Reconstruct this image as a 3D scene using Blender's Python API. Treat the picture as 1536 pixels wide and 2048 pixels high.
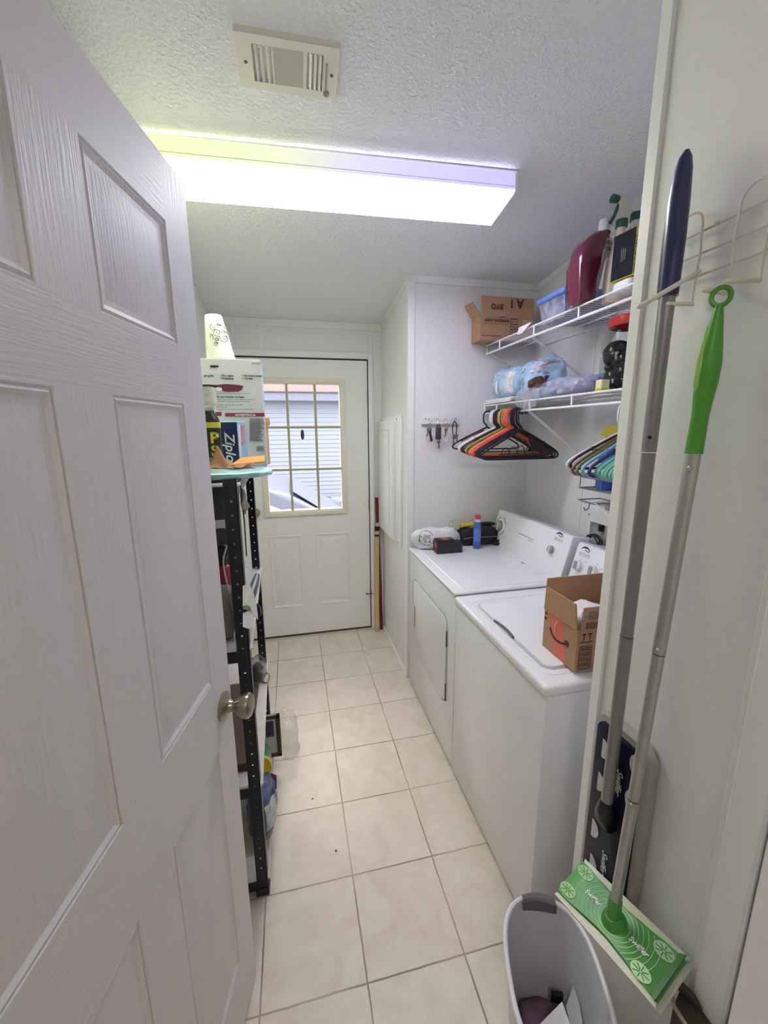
import bpy, bmesh, math, random
from mathutils import Vector, Matrix, noise
from mathutils.bvhtree import BVHTree

scene = bpy.context.scene
for o in list(bpy.data.objects):
    bpy.data.objects.remove(o)
COL = scene.collection
random.seed(7)
V = Vector

# ------------------------------------------------------------------ camera
CAM_H, F_PX = 1.5618, 819.9
YAW, PITCH, ROLL = 0.22, 0.1997, -0.0075
cy_, sy_, cp_, sp_ = math.cos(YAW), math.sin(YAW), math.cos(PITCH), math.sin(PITCH)
FWD = V((sy_ * cp_, cy_ * cp_, -sp_))
r0 = V((cy_, -sy_, 0))
u0 = r0.cross(FWD)
RIGHT = r0 * math.cos(ROLL) + u0 * math.sin(ROLL)
UP = u0 * math.cos(ROLL) - r0 * math.sin(ROLL)
cam_data = bpy.data.cameras.new('camera')
cam = bpy.data.objects.new('camera', cam_data)
COL.objects.link(cam)
M = Matrix((RIGHT, UP, -FWD)).transposed().to_4x4()
M.translation = (0, 0, CAM_H)
cam.matrix_world = M
cam_data.sensor_fit = 'VERTICAL'
cam_data.sensor_height = 36.0
cam_data.lens = F_PX * 36.0 / 2048.0
cam_data.clip_start = 0.02
scene.camera = cam

# ------------------------------------------------------------------ light and exposure
TUBE_L = 34.5         # radiance of the fluorescent fixture
HALL_L = 41.0        # radiance of the unseen fill lamp added in the hall
SKY_L = 2.9
scene.view_settings.view_transform = 'Standard'
scene.view_settings.look = 'None'
scene.view_settings.exposure = 0.0
scene.view_settings.gamma = 1.0
scene.view_settings.use_curve_mapping = False
world = bpy.data.worlds.new('overcast_sky')
scene.world = world
world.use_nodes = True
wn = world.node_tree
bg = wn.nodes['Background']
sky = wn.nodes.new('ShaderNodeTexSky')
sky.sky_type = 'NISHITA'
sky.sun_disc = False
sky.sun_elevation = math.radians(50)
sky.dust_density = 4.0
mixw = wn.nodes.new('ShaderNodeMix')
mixw.data_type = 'RGBA'
mixw.inputs['Factor'].default_value = 0.88
mixw.inputs['B'].default_value = (0.93, 0.95, 1.0, 1)
wn.links.new(sky.outputs['Color'], mixw.inputs['A'])
wn.links.new(mixw.outputs['Result'], bg.inputs['Color'])
bg.inputs['Strength'].default_value = SKY_L

# ------------------------------------------------------------------ measured layout (metres)
XF = 0.6474                      # washer and dryer front
XE = 0.655                       # bump-out wall face
YA, YB = 2.2746, 2.9825          # alcove wall, back wall
XR, XL = 1.4128, -0.4627         # right wall, left wall
XP, YP = 0.645, 0.7148           # partition wall face and its end
C0, C1 = 2.6072, -0.1108         # sloped ceiling
def ceil_z(y): return C0 + C1 * y
CEIL_ANG = math.atan(C1)

def ray(px, py):
    return FWD + RIGHT * ((px - 768) / F_PX) - UP * ((py - 1024) / F_PX)
CAMP = V((0, 0, CAM_H))
def on_x(X, px, py):
    d = ray(px, py); return CAMP + d * (X / d.x)
def on_y(Y, px, py):
    d = ray(px, py); return CAMP + d * (Y / d.y)
def on_z(Z, px, py):
    d = ray(px, py); return CAMP + d * ((Z - CAM_H) / d.z)

# ------------------------------------------------------------------ materials
def lin(h):
    h = h.lstrip('#')
    out = []
    for i in (0, 2, 4):
        v = int(h[i:i + 2], 16) / 255.0
        out.append(v / 12.92 if v <= 0.04045 else ((v + 0.055) / 1.055) ** 2.4)
    return tuple(out) + (1.0,)
MATS = {}
def mat(name, col, rough=0.5, metal=0.0, var=0.06, scale=30.0, bump=0.0, bscale=200.0, spec=0.5, trans=0.0, alpha=1.0, stretch=None, coat=0.0, bdist=0.004):
    if name in MATS: return MATS[name]
    m = bpy.data.materials.new(name)
    m.use_nodes = True
    nt = m.node_tree; b = nt.nodes['Principled BSDF']
    c = lin(col) if isinstance(col, str) else col
    b.inputs['Roughness'].default_value = rough
    b.inputs['Metallic'].default_value = metal
    b.inputs['Specular IOR Level'].default_value = spec
    b.inputs['Coat Weight'].default_value = coat
    if trans: b.inputs['Transmission Weight'].default_value = trans
    if alpha < 1: b.inputs['Alpha'].default_value = alpha
    tc = nt.nodes.new('ShaderNodeTexCoord')
    mp = nt.nodes.new('ShaderNodeMapping')
    nt.links.new(tc.outputs['Object'], mp.inputs['Vector'])
    if stretch: mp.inputs['Scale'].default_value = stretch
    n = nt.nodes.new('ShaderNodeTexNoise'); n.inputs['Scale'].default_value = scale; n.inputs['Detail'].default_value = 4
    nt.links.new(mp.outputs['Vector'], n.inputs['Vector'])
    r = nt.nodes.new('ShaderNodeValToRGB')
    r.color_ramp.elements[0].position = 0.3; r.color_ramp.elements[1].position = 0.7
    r.color_ramp.elements[0].color = tuple(max(0, x * (1 - var)) for x in c[:3]) + (1,)
    r.color_ramp.elements[1].color = tuple(min(1, x * (1 + var)) for x in c[:3]) + (1,)
    nt.links.new(n.outputs['Fac'], r.inputs['Fac'])
    nt.links.new(r.outputs['Color'], b.inputs['Base Color'])
    if bump:
        n2 = nt.nodes.new('ShaderNodeTexNoise'); n2.inputs['Scale'].default_value = bscale; n2.inputs['Detail'].default_value = 3
        nt.links.new(mp.outputs['Vector'], n2.inputs['Vector'])
        bp = nt.nodes.new('ShaderNodeBump'); bp.inputs['Strength'].default_value = bump; bp.inputs['Distance'].default_value = bdist
        nt.links.new(n2.outputs['Fac'], bp.inputs['Height'])
        nt.links.new(bp.outputs['Normal'], b.inputs['Normal'])
    MATS[name] = m
    return m

def film(name, col, opacity=0.25, rough=0.08, crinkle=0.6, bscale=25.0):
    """clear crinkled plastic: partly see-through, glossy"""
    if name in MATS: return MATS[name]
    m = bpy.data.materials.new(name); m.use_nodes = True
    nt = m.node_tree; nt.nodes.remove(nt.nodes['Principled BSDF'])
    out = nt.nodes['Material Output']
    tr = nt.nodes.new('ShaderNodeBsdfTransparent'); tr.inputs['Color'].default_value = (0.97, 0.97, 0.98, 1)
    pb = nt.nodes.new('ShaderNodeBsdfPrincipled'); pb.inputs['Base Color'].default_value = lin(col)
    pb.inputs['Roughness'].default_value = rough; pb.inputs['Specular IOR Level'].default_value = 1.0
    tc = nt.nodes.new('ShaderNodeTexCoord')
    n = nt.nodes.new('ShaderNodeTexNoise'); n.inputs['Scale'].default_value = bscale; n.inputs['Detail'].default_value = 5
    nt.links.new(tc.outputs['Object'], n.inputs['Vector'])
    bp = nt.nodes.new('ShaderNodeBump'); bp.inputs['Strength'].default_value = crinkle; bp.inputs['Distance'].default_value = 0.01
    nt.links.new(n.outputs['Fac'], bp.inputs['Height']); nt.links.new(bp.outputs['Normal'], pb.inputs['Normal'])
    mx = nt.nodes.new('ShaderNodeMixShader')
    mr = nt.nodes.new('ShaderNodeMapRange'); mr.inputs['From Min'].default_value = 0.35; mr.inputs['From Max'].default_value = 0.7
    mr.inputs['To Min'].default_value = opacity * 0.5; mr.inputs['To Max'].default_value = min(1, opacity * 1.6)
    nt.links.new(n.outputs['Fac'], mr.inputs['Value']); nt.links.new(mr.outputs['Result'], mx.inputs['Fac'])
    nt.links.new(tr.outputs['BSDF'], mx.inputs[1]); nt.links.new(pb.outputs['BSDF'], mx.inputs[2])
    nt.links.new(mx.outputs['Shader'], out.inputs['Surface'])
    MATS[name] = m
    return m

def pane_mat(name, tint=(0.97, 0.98, 0.98, 1), gloss=0.08):
    m = bpy.data.materials.new(name); m.use_nodes = True
    nt = m.node_tree; nt.nodes.remove(nt.nodes['Principled BSDF'])
    tr = nt.nodes.new('ShaderNodeBsdfTransparent'); tr.inputs['Color'].default_value = tint
    gl = nt.nodes.new('ShaderNodeBsdfGlossy'); gl.inputs['Roughness'].default_value = 0.02
    fr = nt.nodes.new('ShaderNodeLayerWeight'); fr.inputs['Blend'].default_value = gloss
    mx = nt.nodes.new('ShaderNodeMixShader')
    mu = nt.nodes.new('ShaderNodeMath'); mu.operation = 'MULTIPLY'; mu.inputs[1].default_value = .4; nt.links.new(fr.outputs['Fresnel'], mu.inputs[0]); nt.links.new(mu.outputs[0], mx.inputs['Fac'])
    nt.links.new(tr.outputs['BSDF'], mx.inputs[1]); nt.links.new(gl.outputs['BSDF'], mx.inputs[2])
    nt.links.new(mx.outputs['Shader'], nt.nodes['Material Output'].inputs['Surface'])
    return m

# ------------------------------------------------------------------ mesh helpers
class MB:
    def __init__(s): s.bm = bmesh.new(); s.mi = 0
    def _tag(s, faces):
        for f in faces: f.material_index = s.mi
    def quad(s, pts):
        f = s.bm.faces.new([s.bm.verts.new(V(p)) for p in pts]); s._tag([f]); return f
    def box(s, x0, x1, y0, y1, z0, z1, bev=0.0, seg=2):
        return s.obox(V(((x0 + x1) / 2, (y0 + y1) / 2, (z0 + z1) / 2)), (V((1, 0, 0)), V((0, 1, 0)), V((0, 0, 1))), (abs(x1 - x0) / 2, abs(y1 - y0) / 2, abs(z1 - z0) / 2), bev, seg)
    def obox(s, c, ax, h, bev=0.0, seg=2):
        c = V(c); ax = [V(a).normalized() for a in ax]
        vs = []
        for sx in (-1, 1):
            for sy in (-1, 1):
                for sz in (-1, 1):
                    vs.append(s.bm.verts.new(c + ax[0] * (sx * h[0]) + ax[1] * (sy * h[1]) + ax[2] * (sz * h[2])))
        fs = [s.bm.faces.new([vs[i] for i in q]) for q in ((0, 1, 3, 2), (4, 6, 7, 5), (0, 4, 5, 1), (2, 3, 7, 6), (0, 2, 6, 4), (1, 5, 7, 3))]
        s._tag(fs)
        if bev > 0:
            es = list({e for f in fs for e in f.edges})
            r = bmesh.ops.bevel(s.bm, geom=es, offset=bev, segments=seg, affect='EDGES', profile=0.5)
            s._tag(r['faces'])
        return s
    def tube(s, pts, r, n=8, closed=False, caps=True, flat=1.0):
        pts = [V(p) for p in pts]; k = len(pts)
        rs = r if isinstance(r, (list, tuple)) else [r] * k
        rings = []; ref = None
        for i, p in enumerate(pts):
            a = pts[(i - 1) % k] if (closed or i > 0) else p
            b = pts[(i + 1) % k] if (closed or i < k - 1) else p
            t = (b - a)
            if t.length < 1e-9: t = V((0, 0, 1))
            t.normalize()
            if ref is None:
                ref = V((0, 0, 1)) if abs(t.z) < 0.9 else V((1, 0, 0))
            e1 = ref - t * ref.dot(t)
            if e1.length < 1e-6: e1 = t.orthogonal()
            e1.normalize(); e2 = t.cross(e1); ref = e1
            rings.append([s.bm.verts.new(p + e1 * (rs[i] * math.cos(2 * math.pi * j / n)) + e2 * (rs[i] * flat * math.sin(2 * math.pi * j / n))) for j in range(n)])
        fs = []
        for i in range(k if closed else k - 1):
            A, B = rings[i], rings[(i + 1) % k]
            for j in range(n): fs.append(s.bm.faces.new((A[j], A[(j + 1) % n], B[(j + 1) % n], B[j])))
        if caps and not closed:
            fs.append(s.bm.faces.new(list(reversed(rings[0])))); fs.append(s.bm.faces.new(rings[-1]))
        s._tag(fs); return s
    def lathe(s, prof, base, axis=(0, 0, 1), n=24, sx=1.0, sy=1.0, xref=None):
        base = V(base); ax = V(axis).normalized()
        e1 = V(xref) if xref else (ax.orthogonal() if abs(ax.z) < 0.999 else V((1, 0, 0)))
        e1 = (e1 - ax * e1.dot(ax)).normalized(); e2 = ax.cross(e1)
        rings = []
        for (r, h) in prof:
            if r < 1e-6: rings.append([s.bm.verts.new(base + ax * h)])
            else: rings.append([s.bm.verts.new(base + ax * h + e1 * (r * sx * math.cos(2 * math.pi * j / n)) + e2 * (r * sy * math.sin(2 * math.pi * j / n))) for j in range(n)])
        fs = []
        for A, B in zip(rings, rings[1:]):
            for j in range(n):
                a = [A[0]] if len(A) == 1 else [A[j], A[(j + 1) % n]]
                b = [B[0]] if len(B) == 1 else [B[(j + 1) % n], B[j]]
                if len(a) + len(b) >= 3: fs.append(s.bm.faces.new(a + b))
        s._tag(fs); return s
    def prism(s, poly, ext, bev=0.0, seg=2):
        poly = [V(p) for p in poly]; ext = V(ext)
        A = [s.bm.verts.new(p) for p in poly]; B = [s.bm.verts.new(p + ext) for p in poly]
        fs = [s.bm.faces.new(list(reversed(A))), s.bm.faces.new(B)]
        k = len(A); rim = list(fs[0].edges) + list(fs[1].edges)
        for i in range(k): fs.append(s.bm.faces.new((A[i], A[(i + 1) % k], B[(i + 1) % k], B[i])))
        s._tag(fs)
        if bev > 0:
            r = bmesh.ops.bevel(s.bm, geom=rim, offset=bev, segments=seg, affect='EDGES', profile=0.5)
            s._tag(r['faces'])
        return s
    def grid(s, fn, nu, nv, closed_u=False):
        vs = [[s.bm.verts.new(V(fn(i / nu, j / nv))) for j in range(nv + 1)] for i in range(nu if closed_u else nu + 1)]
        fs = []
        for i in range(nu):
            for j in range(nv):
                a, b = vs[i], vs[(i + 1) % len(vs)]
                fs.append(s.bm.faces.new((a[j], b[j], b[j + 1], a[j + 1])))
        s._tag(fs); return s
    def blob(s, c, h, e=0.6, amp=0.0, freq=8.0, seed=0.0, nu=28, nv=16, flat=None, rot=0.0, crease=0.0, cfreq=26.0):
        """soft superellipsoid with lumps; flat = height below which it is cut level"""
        c = V(c)
        def sp(v, p): return math.copysign(abs(v) ** p, v)
        rings = []
        for j in range(nv + 1):
            ph = -math.pi / 2 + math.pi * j / nv
            row = []
            for i in range(nu):
                th = 2 * math.pi * i / nu
                p = V((h[0] * sp(math.cos(ph), e) * sp(math.cos(th), e), h[1] * sp(math.cos(ph), e) * sp(math.sin(th), e), h[2] * sp(math.sin(ph), e)))
                if amp:
                    d = noise.noise(p * freq + V((seed, seed * 1.7, 3.1))) + 0.5 * noise.noise(p * freq * 2.3 + V((seed, 9, seed)))
                    p = p + p.normalized() * (d * amp) if p.length > 1e-6 else p
                if crease:
                    q_ = p * cfreq + V((seed * 2.1, 5.0, seed))
                    p = p + p.normalized() * (crease * (1 - 2.2 * abs(noise.noise(q_)) - 1.1 * abs(noise.noise(q_ * 2.1))))
                if rot: p = V((p.x * math.cos(rot) - p.y * math.sin(rot), p.x * math.sin(rot) + p.y * math.cos(rot), p.z))
                p = c + p
                if flat is not None and p.z < flat: p.z = flat
                row.append(p)
            rings.append(row)
        bot = s.bm.verts.new(sum(rings[0], V()) / nu); top = s.bm.verts.new(sum(rings[-1], V()) / nu)
        vr = [[s.bm.verts.new(p) for p in row] for row in rings[1:-1]]
        fs = []
        for A, B in zip(vr, vr[1:]):
            for i in range(nu): fs.append(s.bm.faces.new((A[i], A[(i + 1) % nu], B[(i + 1) % nu], B[i])))
        for i in range(nu):
            fs.append(s.bm.faces.new((bot, vr[0][(i + 1) % nu], vr[0][i])))
            fs.append(s.bm.faces.new((top, vr[-1][i], vr[-1][(i + 1) % nu])))
        s._tag(fs); return s
    def ribbon(s, pts, w, nrm, th=0.0006):
        """flat painted stroke lying on a surface with normal nrm; w may vary"""
        pts = [V(p) for p in pts]; nrm = V(nrm).normalized(); k = len(pts)
        ws = w if isinstance(w, (list, tuple)) else [w] * k
        L, R_ = [], []
        for i, p in enumerate(pts):
            t = (pts[min(i + 1, k - 1)] - pts[max(i - 1, 0)]).normalized(); sd = t.cross(nrm).normalized()
            L.append(p + sd * ws[i] / 2 + nrm * th); R_.append(p - sd * ws[i] / 2 + nrm * th)
        vl = [s.bm.verts.new(p) for p in L]; vr = [s.bm.verts.new(p) for p in R_]
        s._tag([s.bm.faces.new((vl[i], vr[i], vr[i + 1], vl[i + 1])) for i in range(k - 1)]); return s
    def bvh(s):
        s.bm.normal_update(); return BVHTree.FromBMesh(s.bm)
    def build(s, name, m, parent=None, origin=None, ang=35, solid=0.0):
        if solid:
            bmesh.ops.solidify(s.bm, geom=s.bm.faces[:], thickness=solid)
        bmesh.ops.recalc_face_normals(s.bm, faces=s.bm.faces[:]) if s.bm.faces else None
        off = V(origin) if origin is not None else (BASE.get(parent.name, V()) if parent is not None else V())
        for v in s.bm.verts: v.co -= off
        me = bpy.data.meshes.new(name); s.bm.to_mesh(me); s.bm.free()
        for mm in (m if isinstance(m, (list, tuple)) else [m]): me.materials.append(mm)
        for p in me.polygons: p.use_smooth = True
        me.set_sharp_from_angle(angle=math.radians(ang))
        o = bpy.data.objects.new(name, me); COL.objects.link(o)
        if parent is not None: o.parent = parent; BASE[o.name] = BASE.get(parent.name, V())
        else:
            o.location = off; BASE[o.name] = off
        return o
BASE = {}
def tag(o, label=None, cat=None, group=None, kind=None):
    if label: o['label'] = label
    if cat: o['category'] = cat
    if group: o['group'] = group
    if kind: o['kind'] = kind
    return o
def thing(name, label, cat, loc=(0, 0, 0), group=None):
    o = bpy.data.objects.new(name, None); o.empty_display_size = 0.05
    COL.objects.link(o); o.location = loc; BASE[o.name] = V(loc)
    return tag(o, label, cat, group)
def struct(o):
    o['kind'] = 'structure'; return o
def text(s, size, org, xd, yd, m, parent, name='lettering', bold=0.0, lift=0.0006, wrap=None, shear=0.0, align='LEFT', spacing=1.0, sxy=(1, 1)):
    cu = bpy.data.curves.new('txt', 'FONT'); cu.body = s; cu.size = size; cu.offset = bold; cu.shear = shear
    cu.align_x = align; cu.space_character = spacing; cu.resolution_u = 3
    to = bpy.data.objects.new('txt', cu); COL.objects.link(to)
    dg = bpy.context.evaluated_depsgraph_get()
    me = bpy.data.meshes.new_from_object(to.evaluated_get(dg))
    bpy.data.objects.remove(to)
    xd = V(xd).normalized(); yd = V(yd); yd = (yd - xd * yd.dot(xd)).normalized(); nz = xd.cross(yd)
    off = BASE.get(parent.name, V())
    for v in me.vertices:
        p = V(org) + xd * (v.co.x * sxy[0]) + yd * (v.co.y * sxy[1]) + nz * lift
        if wrap is not None:
            hit = wrap.ray_cast(p + nz * 0.2, -nz)
            if hit[0] is not None: p = hit[0] + nz * 0.0012
        v.co = p - off
    me.name = name; me.materials.clear(); me.materials.append(m)
    o = bpy.data.objects.new(name, me); COL.objects.link(o); o.parent = parent; BASE[o.name] = off
    return o
def arc(c, r, a0, a1, n, ex, ez):
    return [V(c) + V(ex) * (r * math.cos(math.radians(a0 + (a1 - a0) * i / n))) + V(ez) * (r * math.sin(math.radians(a0 + (a1 - a0) * i / n))) for i in range(n + 1)]
def smooth_path(pts, it=2):
    pts = [V(p) for p in pts]
    for _ in range(it):
        q = [pts[0]]
        for a, b in zip(pts, pts[1:]): q += [a * 0.75 + b * 0.25, a * 0.25 + b * 0.75]
        q.append(pts[-1]); pts = q
    return pts
def dup(root, loc=None, label=None, materials=None):
    def cp(o, par):
        c = o.copy(); COL.objects.link(c)
        if par is not None: c.parent = par
        for ch in o.children: cp(ch, c)
        return c
    r = cp(root, None)
    if loc is not None: r.location = loc
    if label: r['label'] = label
    return r
EX, EY, EZ = V((1, 0, 0)), V((0, 1, 0)), V((0, 0, 1))

# palette
m_wall = mat('wall_vinyl_white', '#efeeed', 0.55, var=0.015, scale=60, bump=0.04, bscale=260)
m_trim = mat('trim_white_paint', '#f3f3f1', 0.4, var=0.01, bump=0.02, bscale=120)
m_door = mat('door_white_vertical_grain', '#e5e3e3', 0.5, var=0.012, scale=12, bump=0.28, bscale=55, stretch=(4, 4, 0.25))
m_doorh = mat('door_white_level_grain', '#e5e3e3', 0.5, var=0.012, scale=12, bump=0.28, bscale=55, stretch=(0.25, 4, 4))
m_steel_door = mat('steel_door_white', '#f3f3ee', 0.4, var=0.01)
m_enamel = mat('white_enamel', '#eeeef2', 0.22, var=0.008, coat=0.3)
m_console = mat('console_white_plastic', '#f0f0f4', 0.25, var=0.006)
m_grey_plastic = mat('grey_plastic', '#9a9aa0', 0.4)
m_greyline = mat('pale_grey_print', '#a9a9b4', 0.5)
m_black = mat('black_plastic', '#15141a', 0.4, var=0.1)
m_ink = mat('black_ink', '#1b1a1c', 0.6, var=0.02)
m_whiteplastic = mat('white_plastic', '#f0f0f0', 0.35, var=0.01)
m_wire = mat('white_wire_coating', '#f2f2f3', 0.35, var=0.01)
m_card = mat('corrugated_cardboard', '#b18a6b', 0.8, var=0.06, scale=40, bump=0.05, bscale=80)
m_nickel = mat('satin_nickel', '#a59d8f', 0.28, metal=1.0, var=0.04, stretch=(1, 1, 8))
m_chrome = mat('chrome_steel', '#b9bcc0', 0.2, metal=1.0)
m_alu = mat('brushed_aluminium', '#b3b2ae', 0.38, metal=0.85, var=0.05)
m_darkmetal = mat('dark_hinge_metal', '#6d6a62', 0.4, metal=0.8)
# ================================================================== STRUCTURE
def floor_material():
    m = bpy.data.materials.new('beige_floor_tile'); m.use_nodes = True
    nt = m.node_tree; b = nt.nodes['Principled BSDF']; L = nt.links.new
    geo = nt.nodes.new('ShaderNodeNewGeometry'); sep = nt.nodes.new('ShaderNodeSeparateXYZ'); L(geo.outputs['Position'], sep.inputs[0])
    def mth(op, a, bb=None, c=None):
        n = nt.nodes.new('ShaderNodeMath'); n.operation = op
        for i, v in enumerate((a, bb, c)):
            if v is None: continue
            if isinstance(v, (int, float)): n.inputs[i].default_value = v
            else: L(v, n.inputs[i])
        return n.outputs[0]
    TS = 0.2984
    wob = nt.nodes.new('ShaderNodeTexNoise'); wob.inputs['Scale'].default_value = 14; L(geo.outputs['Position'], wob.inputs['Vector'])
    w = mth('MULTIPLY', mth('SUBTRACT', wob.outputs['Fac'], 0.5), 0.012)
    u = mth('ADD', mth('DIVIDE', mth('SUBTRACT', sep.outputs['X'], 0.1378), TS), w)
    v = mth('ADD', mth('DIVIDE', mth('SUBTRACT', sep.outputs['Y'], 0.8777), TS), w)
    du = mth('ABSOLUTE', mth('SUBTRACT', mth('FRACT', mth('ADD', u, 0.5)), 0.5))
    dv = mth('ABSOLUTE', mth('SUBTRACT', mth('FRACT', mth('ADD', v, 0.5)), 0.5))
    d = mth('MINIMUM', du, dv)
    mr = nt.nodes.new('ShaderNodeMapRange'); mr.interpolation_type = 'SMOOTHSTEP'
    mr.inputs['From Min'].default_value = 0.004; mr.inputs['From Max'].default_value = 0.011; L(d, mr.inputs['Value'])
    tile = mr.outputs['Result']
    cell = nt.nodes.new('ShaderNodeTexWhiteNoise'); cell.noise_dimensions = '2D'
    cx = nt.nodes.new('ShaderNodeCombineXYZ'); L(mth('FLOOR', u), cx.inputs[0]); L(mth('FLOOR', v), cx.inputs[1]); L(cx.outputs[0], cell.inputs['Vector'])
    add = nt.nodes.new('ShaderNodeVectorMath'); add.operation = 'ADD'; L(geo.outputs['Position'], add.inputs[0])
    sc = nt.nodes.new('ShaderNodeVectorMath'); sc.operation = 'SCALE'; L(cell.outputs['Color'], sc.inputs[0]); sc.inputs['Scale'].default_value = 9
    L(sc.outputs[0], add.inputs[1])
    n1 = nt.nodes.new('ShaderNodeTexNoise'); n1.inputs['Scale'].default_value = 7; n1.inputs['Detail'].default_value = 7; n1.inputs['Roughness'].default_value = 0.62; n1.inputs['Distortion'].default_value = 1.2
    L(add.outputs[0], n1.inputs['Vector'])
    r = nt.nodes.new('ShaderNodeValToRGB')
    e = r.color_ramp.elements; e[0].position = 0.28; e[0].color = lin('#dbcebb'); e[1].position = 0.72; e[1].color = lin('#ede4d6')
    k = e.new(0.5); k.color = lin('#e5dbcb')
    L(n1.outputs['Fac'], r.inputs['Fac'])
    # pale veins
    n2 = nt.nodes.new('ShaderNodeTexNoise'); n2.inputs['Scale'].default_value = 5; n2.inputs['Detail'].default_value = 3; n2.inputs['Distortion'].default_value = 2.5
    L(add.outputs[0], n2.inputs['Vector'])
    vein = nt.nodes.new('ShaderNodeMapRange'); vein.inputs['From Min'].default_value = 0.0; vein.inputs['From Max'].default_value = 0.012
    vein.inputs['To Min'].default_value = 0.22; vein.inputs['To Max'].default_value = 0
    L(mth('ABSOLUTE', mth('SUBTRACT', n2.outputs['Fac'], 0.62)), vein.inputs['Value'])
    mv = nt.nodes.new('ShaderNodeMix'); mv.data_type = 'RGBA'; L(vein.outputs['Result'], mv.inputs['Factor']); L(r.outputs['Color'], mv.inputs['A']); mv.inputs['B'].default_value = lin('#f2ece2')
    gn = nt.nodes.new('ShaderNodeTexNoise'); gn.inputs['Scale'].default_value = 2.2; L(geo.outputs['Position'], gn.inputs['Vector'])
    gr = nt.nodes.new('ShaderNodeValToRGB'); gr.color_ramp.elements[0].color = lin('#8f8069'); gr.color_ramp.elements[1].color = lin('#cfc3ac')
    gr.color_ramp.elements[0].position = 0.4; gr.color_ramp.elements[1].position = 0.62
    L(gn.outputs['Fac'], gr.inputs['Fac'])
    mx = nt.nodes.new('ShaderNodeMix'); mx.data_type = 'RGBA'; L(tile, mx.inputs['Factor']); L(gr.outputs['Color'], mx.inputs['A']); L(mv.outputs['Result'], mx.inputs['B'])
    L(mx.outputs['Result'], b.inputs['Base Color'])
    b.inputs['Roughness'].default_value = 0.38
    h = mth('ADD', mth('MULTIPLY', tile, 1.0), mth('MULTIPLY', n1.outputs['Fac'], 0.25))
    bp = nt.nodes.new('ShaderNodeBump'); bp.inputs['Strength'].default_value = 0.5; bp.inputs['Distance'].default_value = 0.003
    L(h, bp.inputs['Height']); L(bp.outputs['Normal'], b.inputs['Normal'])
    return m
b = MB(); b.box(-1.9, 1.55, -2.5, 3.1, -0.06, 0.0)
struct(b.build('floor', floor_material()))
m_ceil = mat('textured_ceiling', '#f6f6f8', 0.8, var=0.02, scale=90, bump=1.0, bscale=92, bdist=.0085)
b = MB(); b.prism([(-1.9, -2.5, ceil_z(-2.5)), (-1.9, 3.1, ceil_z(3.1)), (-1.9, 3.1, ceil_z(3.1) + .06), (-1.9, -2.5, ceil_z(-2.5) + .06)], (3.45, 0, 0))
struct(b.build('ceiling', m_ceil))

def slope_block(name, x0, x1, y0, y1, m=m_wall, z0=0.0):
    b = MB(); b.prism([(x0, y0, z0), (x0, y1, z0), (x0, y1, ceil_z(y1)), (x0, y0, ceil_z(y0))], (x1 - x0, 0, 0))
    return struct(b.build(name, m))
DX0, DX1, DZ = -0.372, 0.552, 2.032
slope_block('wall_left', XL - .1, XL, 0.24, YB)
slope_block('wall_right', XR, XR + .1, YP, YA)
slope_block('wall_bumpout', XE, XR + .1, YA, YB)
slope_block('wall_partition', XP, XR + .1, 0.12, YP - .004)
b = MB()                                        # back wall around the outside door
b.prism([(XL - .1, YB, 0), (DX0 - .01, YB, 0), (DX0 - .01, YB, ceil_z(YB)), (XL - .1, YB, ceil_z(YB))], (0, .11, 0))
b.prism([(DX1 + .008, YB, 0), (XR + .1, YB, 0), (XR + .1, YB, ceil_z(YB)), (DX1 + .008, YB, ceil_z(YB))], (0, .11, 0))
b.prism([(DX0 - .01, YB, DZ + .01), (DX1 + .008, YB, DZ + .01), (DX1 + .008, YB, ceil_z(YB)), (DX0 - .01, YB, ceil_z(YB))], (0, .11, 0))
struct(b.build('wall_back', m_wall))
HX0, HX1 = -0.333, 0.437                        # doorway the camera looks through
b = MB()
b.prism([(XL - .1, .12, 0), (HX0, .12, 0), (HX0, .12, 2.5), (XL - .1, .12, 2.5)], (0, .12, 0))
b.prism([(HX1, .12, 0), (XP, .12, 0), (XP, .12, 2.5), (HX1, .12, 2.5)], (0, .12, 0))
b.prism([(HX0, .12, 2.05), (HX1, .12, 2.05), (HX1, .12, 2.5), (HX0, .12, 2.5)], (0, .12, 0))
b.prism([(XL - .1, .12, 2.5), (XP, .12, 2.5), (XP, .12, 2.58), (XL - .1, .12, 2.58)], (0, .12, 0))
struct(b.build('wall_front', m_wall))
m_hall = mat('hall_wall_paint', '#dedad8', 0.6, var=0.02)
slope_block('wall_hall_left', -1.9, -1.8, -2.5, .12, m_hall)
slope_block('wall_hall_right', 1.0, 1.1, -2.5, .12, m_hall)
slope_block('wall_hall_back', -1.8, 1.0, -2.5, -2.4, m_hall)
slope_block('wall_hall_front', -1.8, XL - .1, .12, .22, m_hall)

# ---- trims
def trimbox(n, *a, bev=0.002, m=m_trim):
    b = MB(); b.box(*a, bev, 1); return struct(b.build('trim_%d' % n, m))
b = MB(); zc = ceil_z(YB)
b.box(XL, XE, YB - .008, YB, zc - .045, zc, .002, 1); struct(b.build('trim_1', m_trim))              # under the ceiling, back wall
b = MB(); z = ceil_z(YA); b.box(XE - .008, XR, YA - .008, YA, z - .035, z + .003, .002, 1); struct(b.build('trim_2', m_trim))
b = MB(); b.prism([(XR, YP, ceil_z(YP) - .035), (XR, YA, ceil_z(YA) - .035), (XR, YA, ceil_z(YA)), (XR, YP, ceil_z(YP))], (-.008, 0, 0)); struct(b.build('trim_3', m_trim))
b = MB(); b.prism([(XE, YA, ceil_z(YA) - .035), (XE, YB, zc - .035), (XE, YB, zc), (XE, YA, ceil_z(YA))], (-.007, 0, 0)); struct(b.build('trim_4', m_trim))
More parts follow.
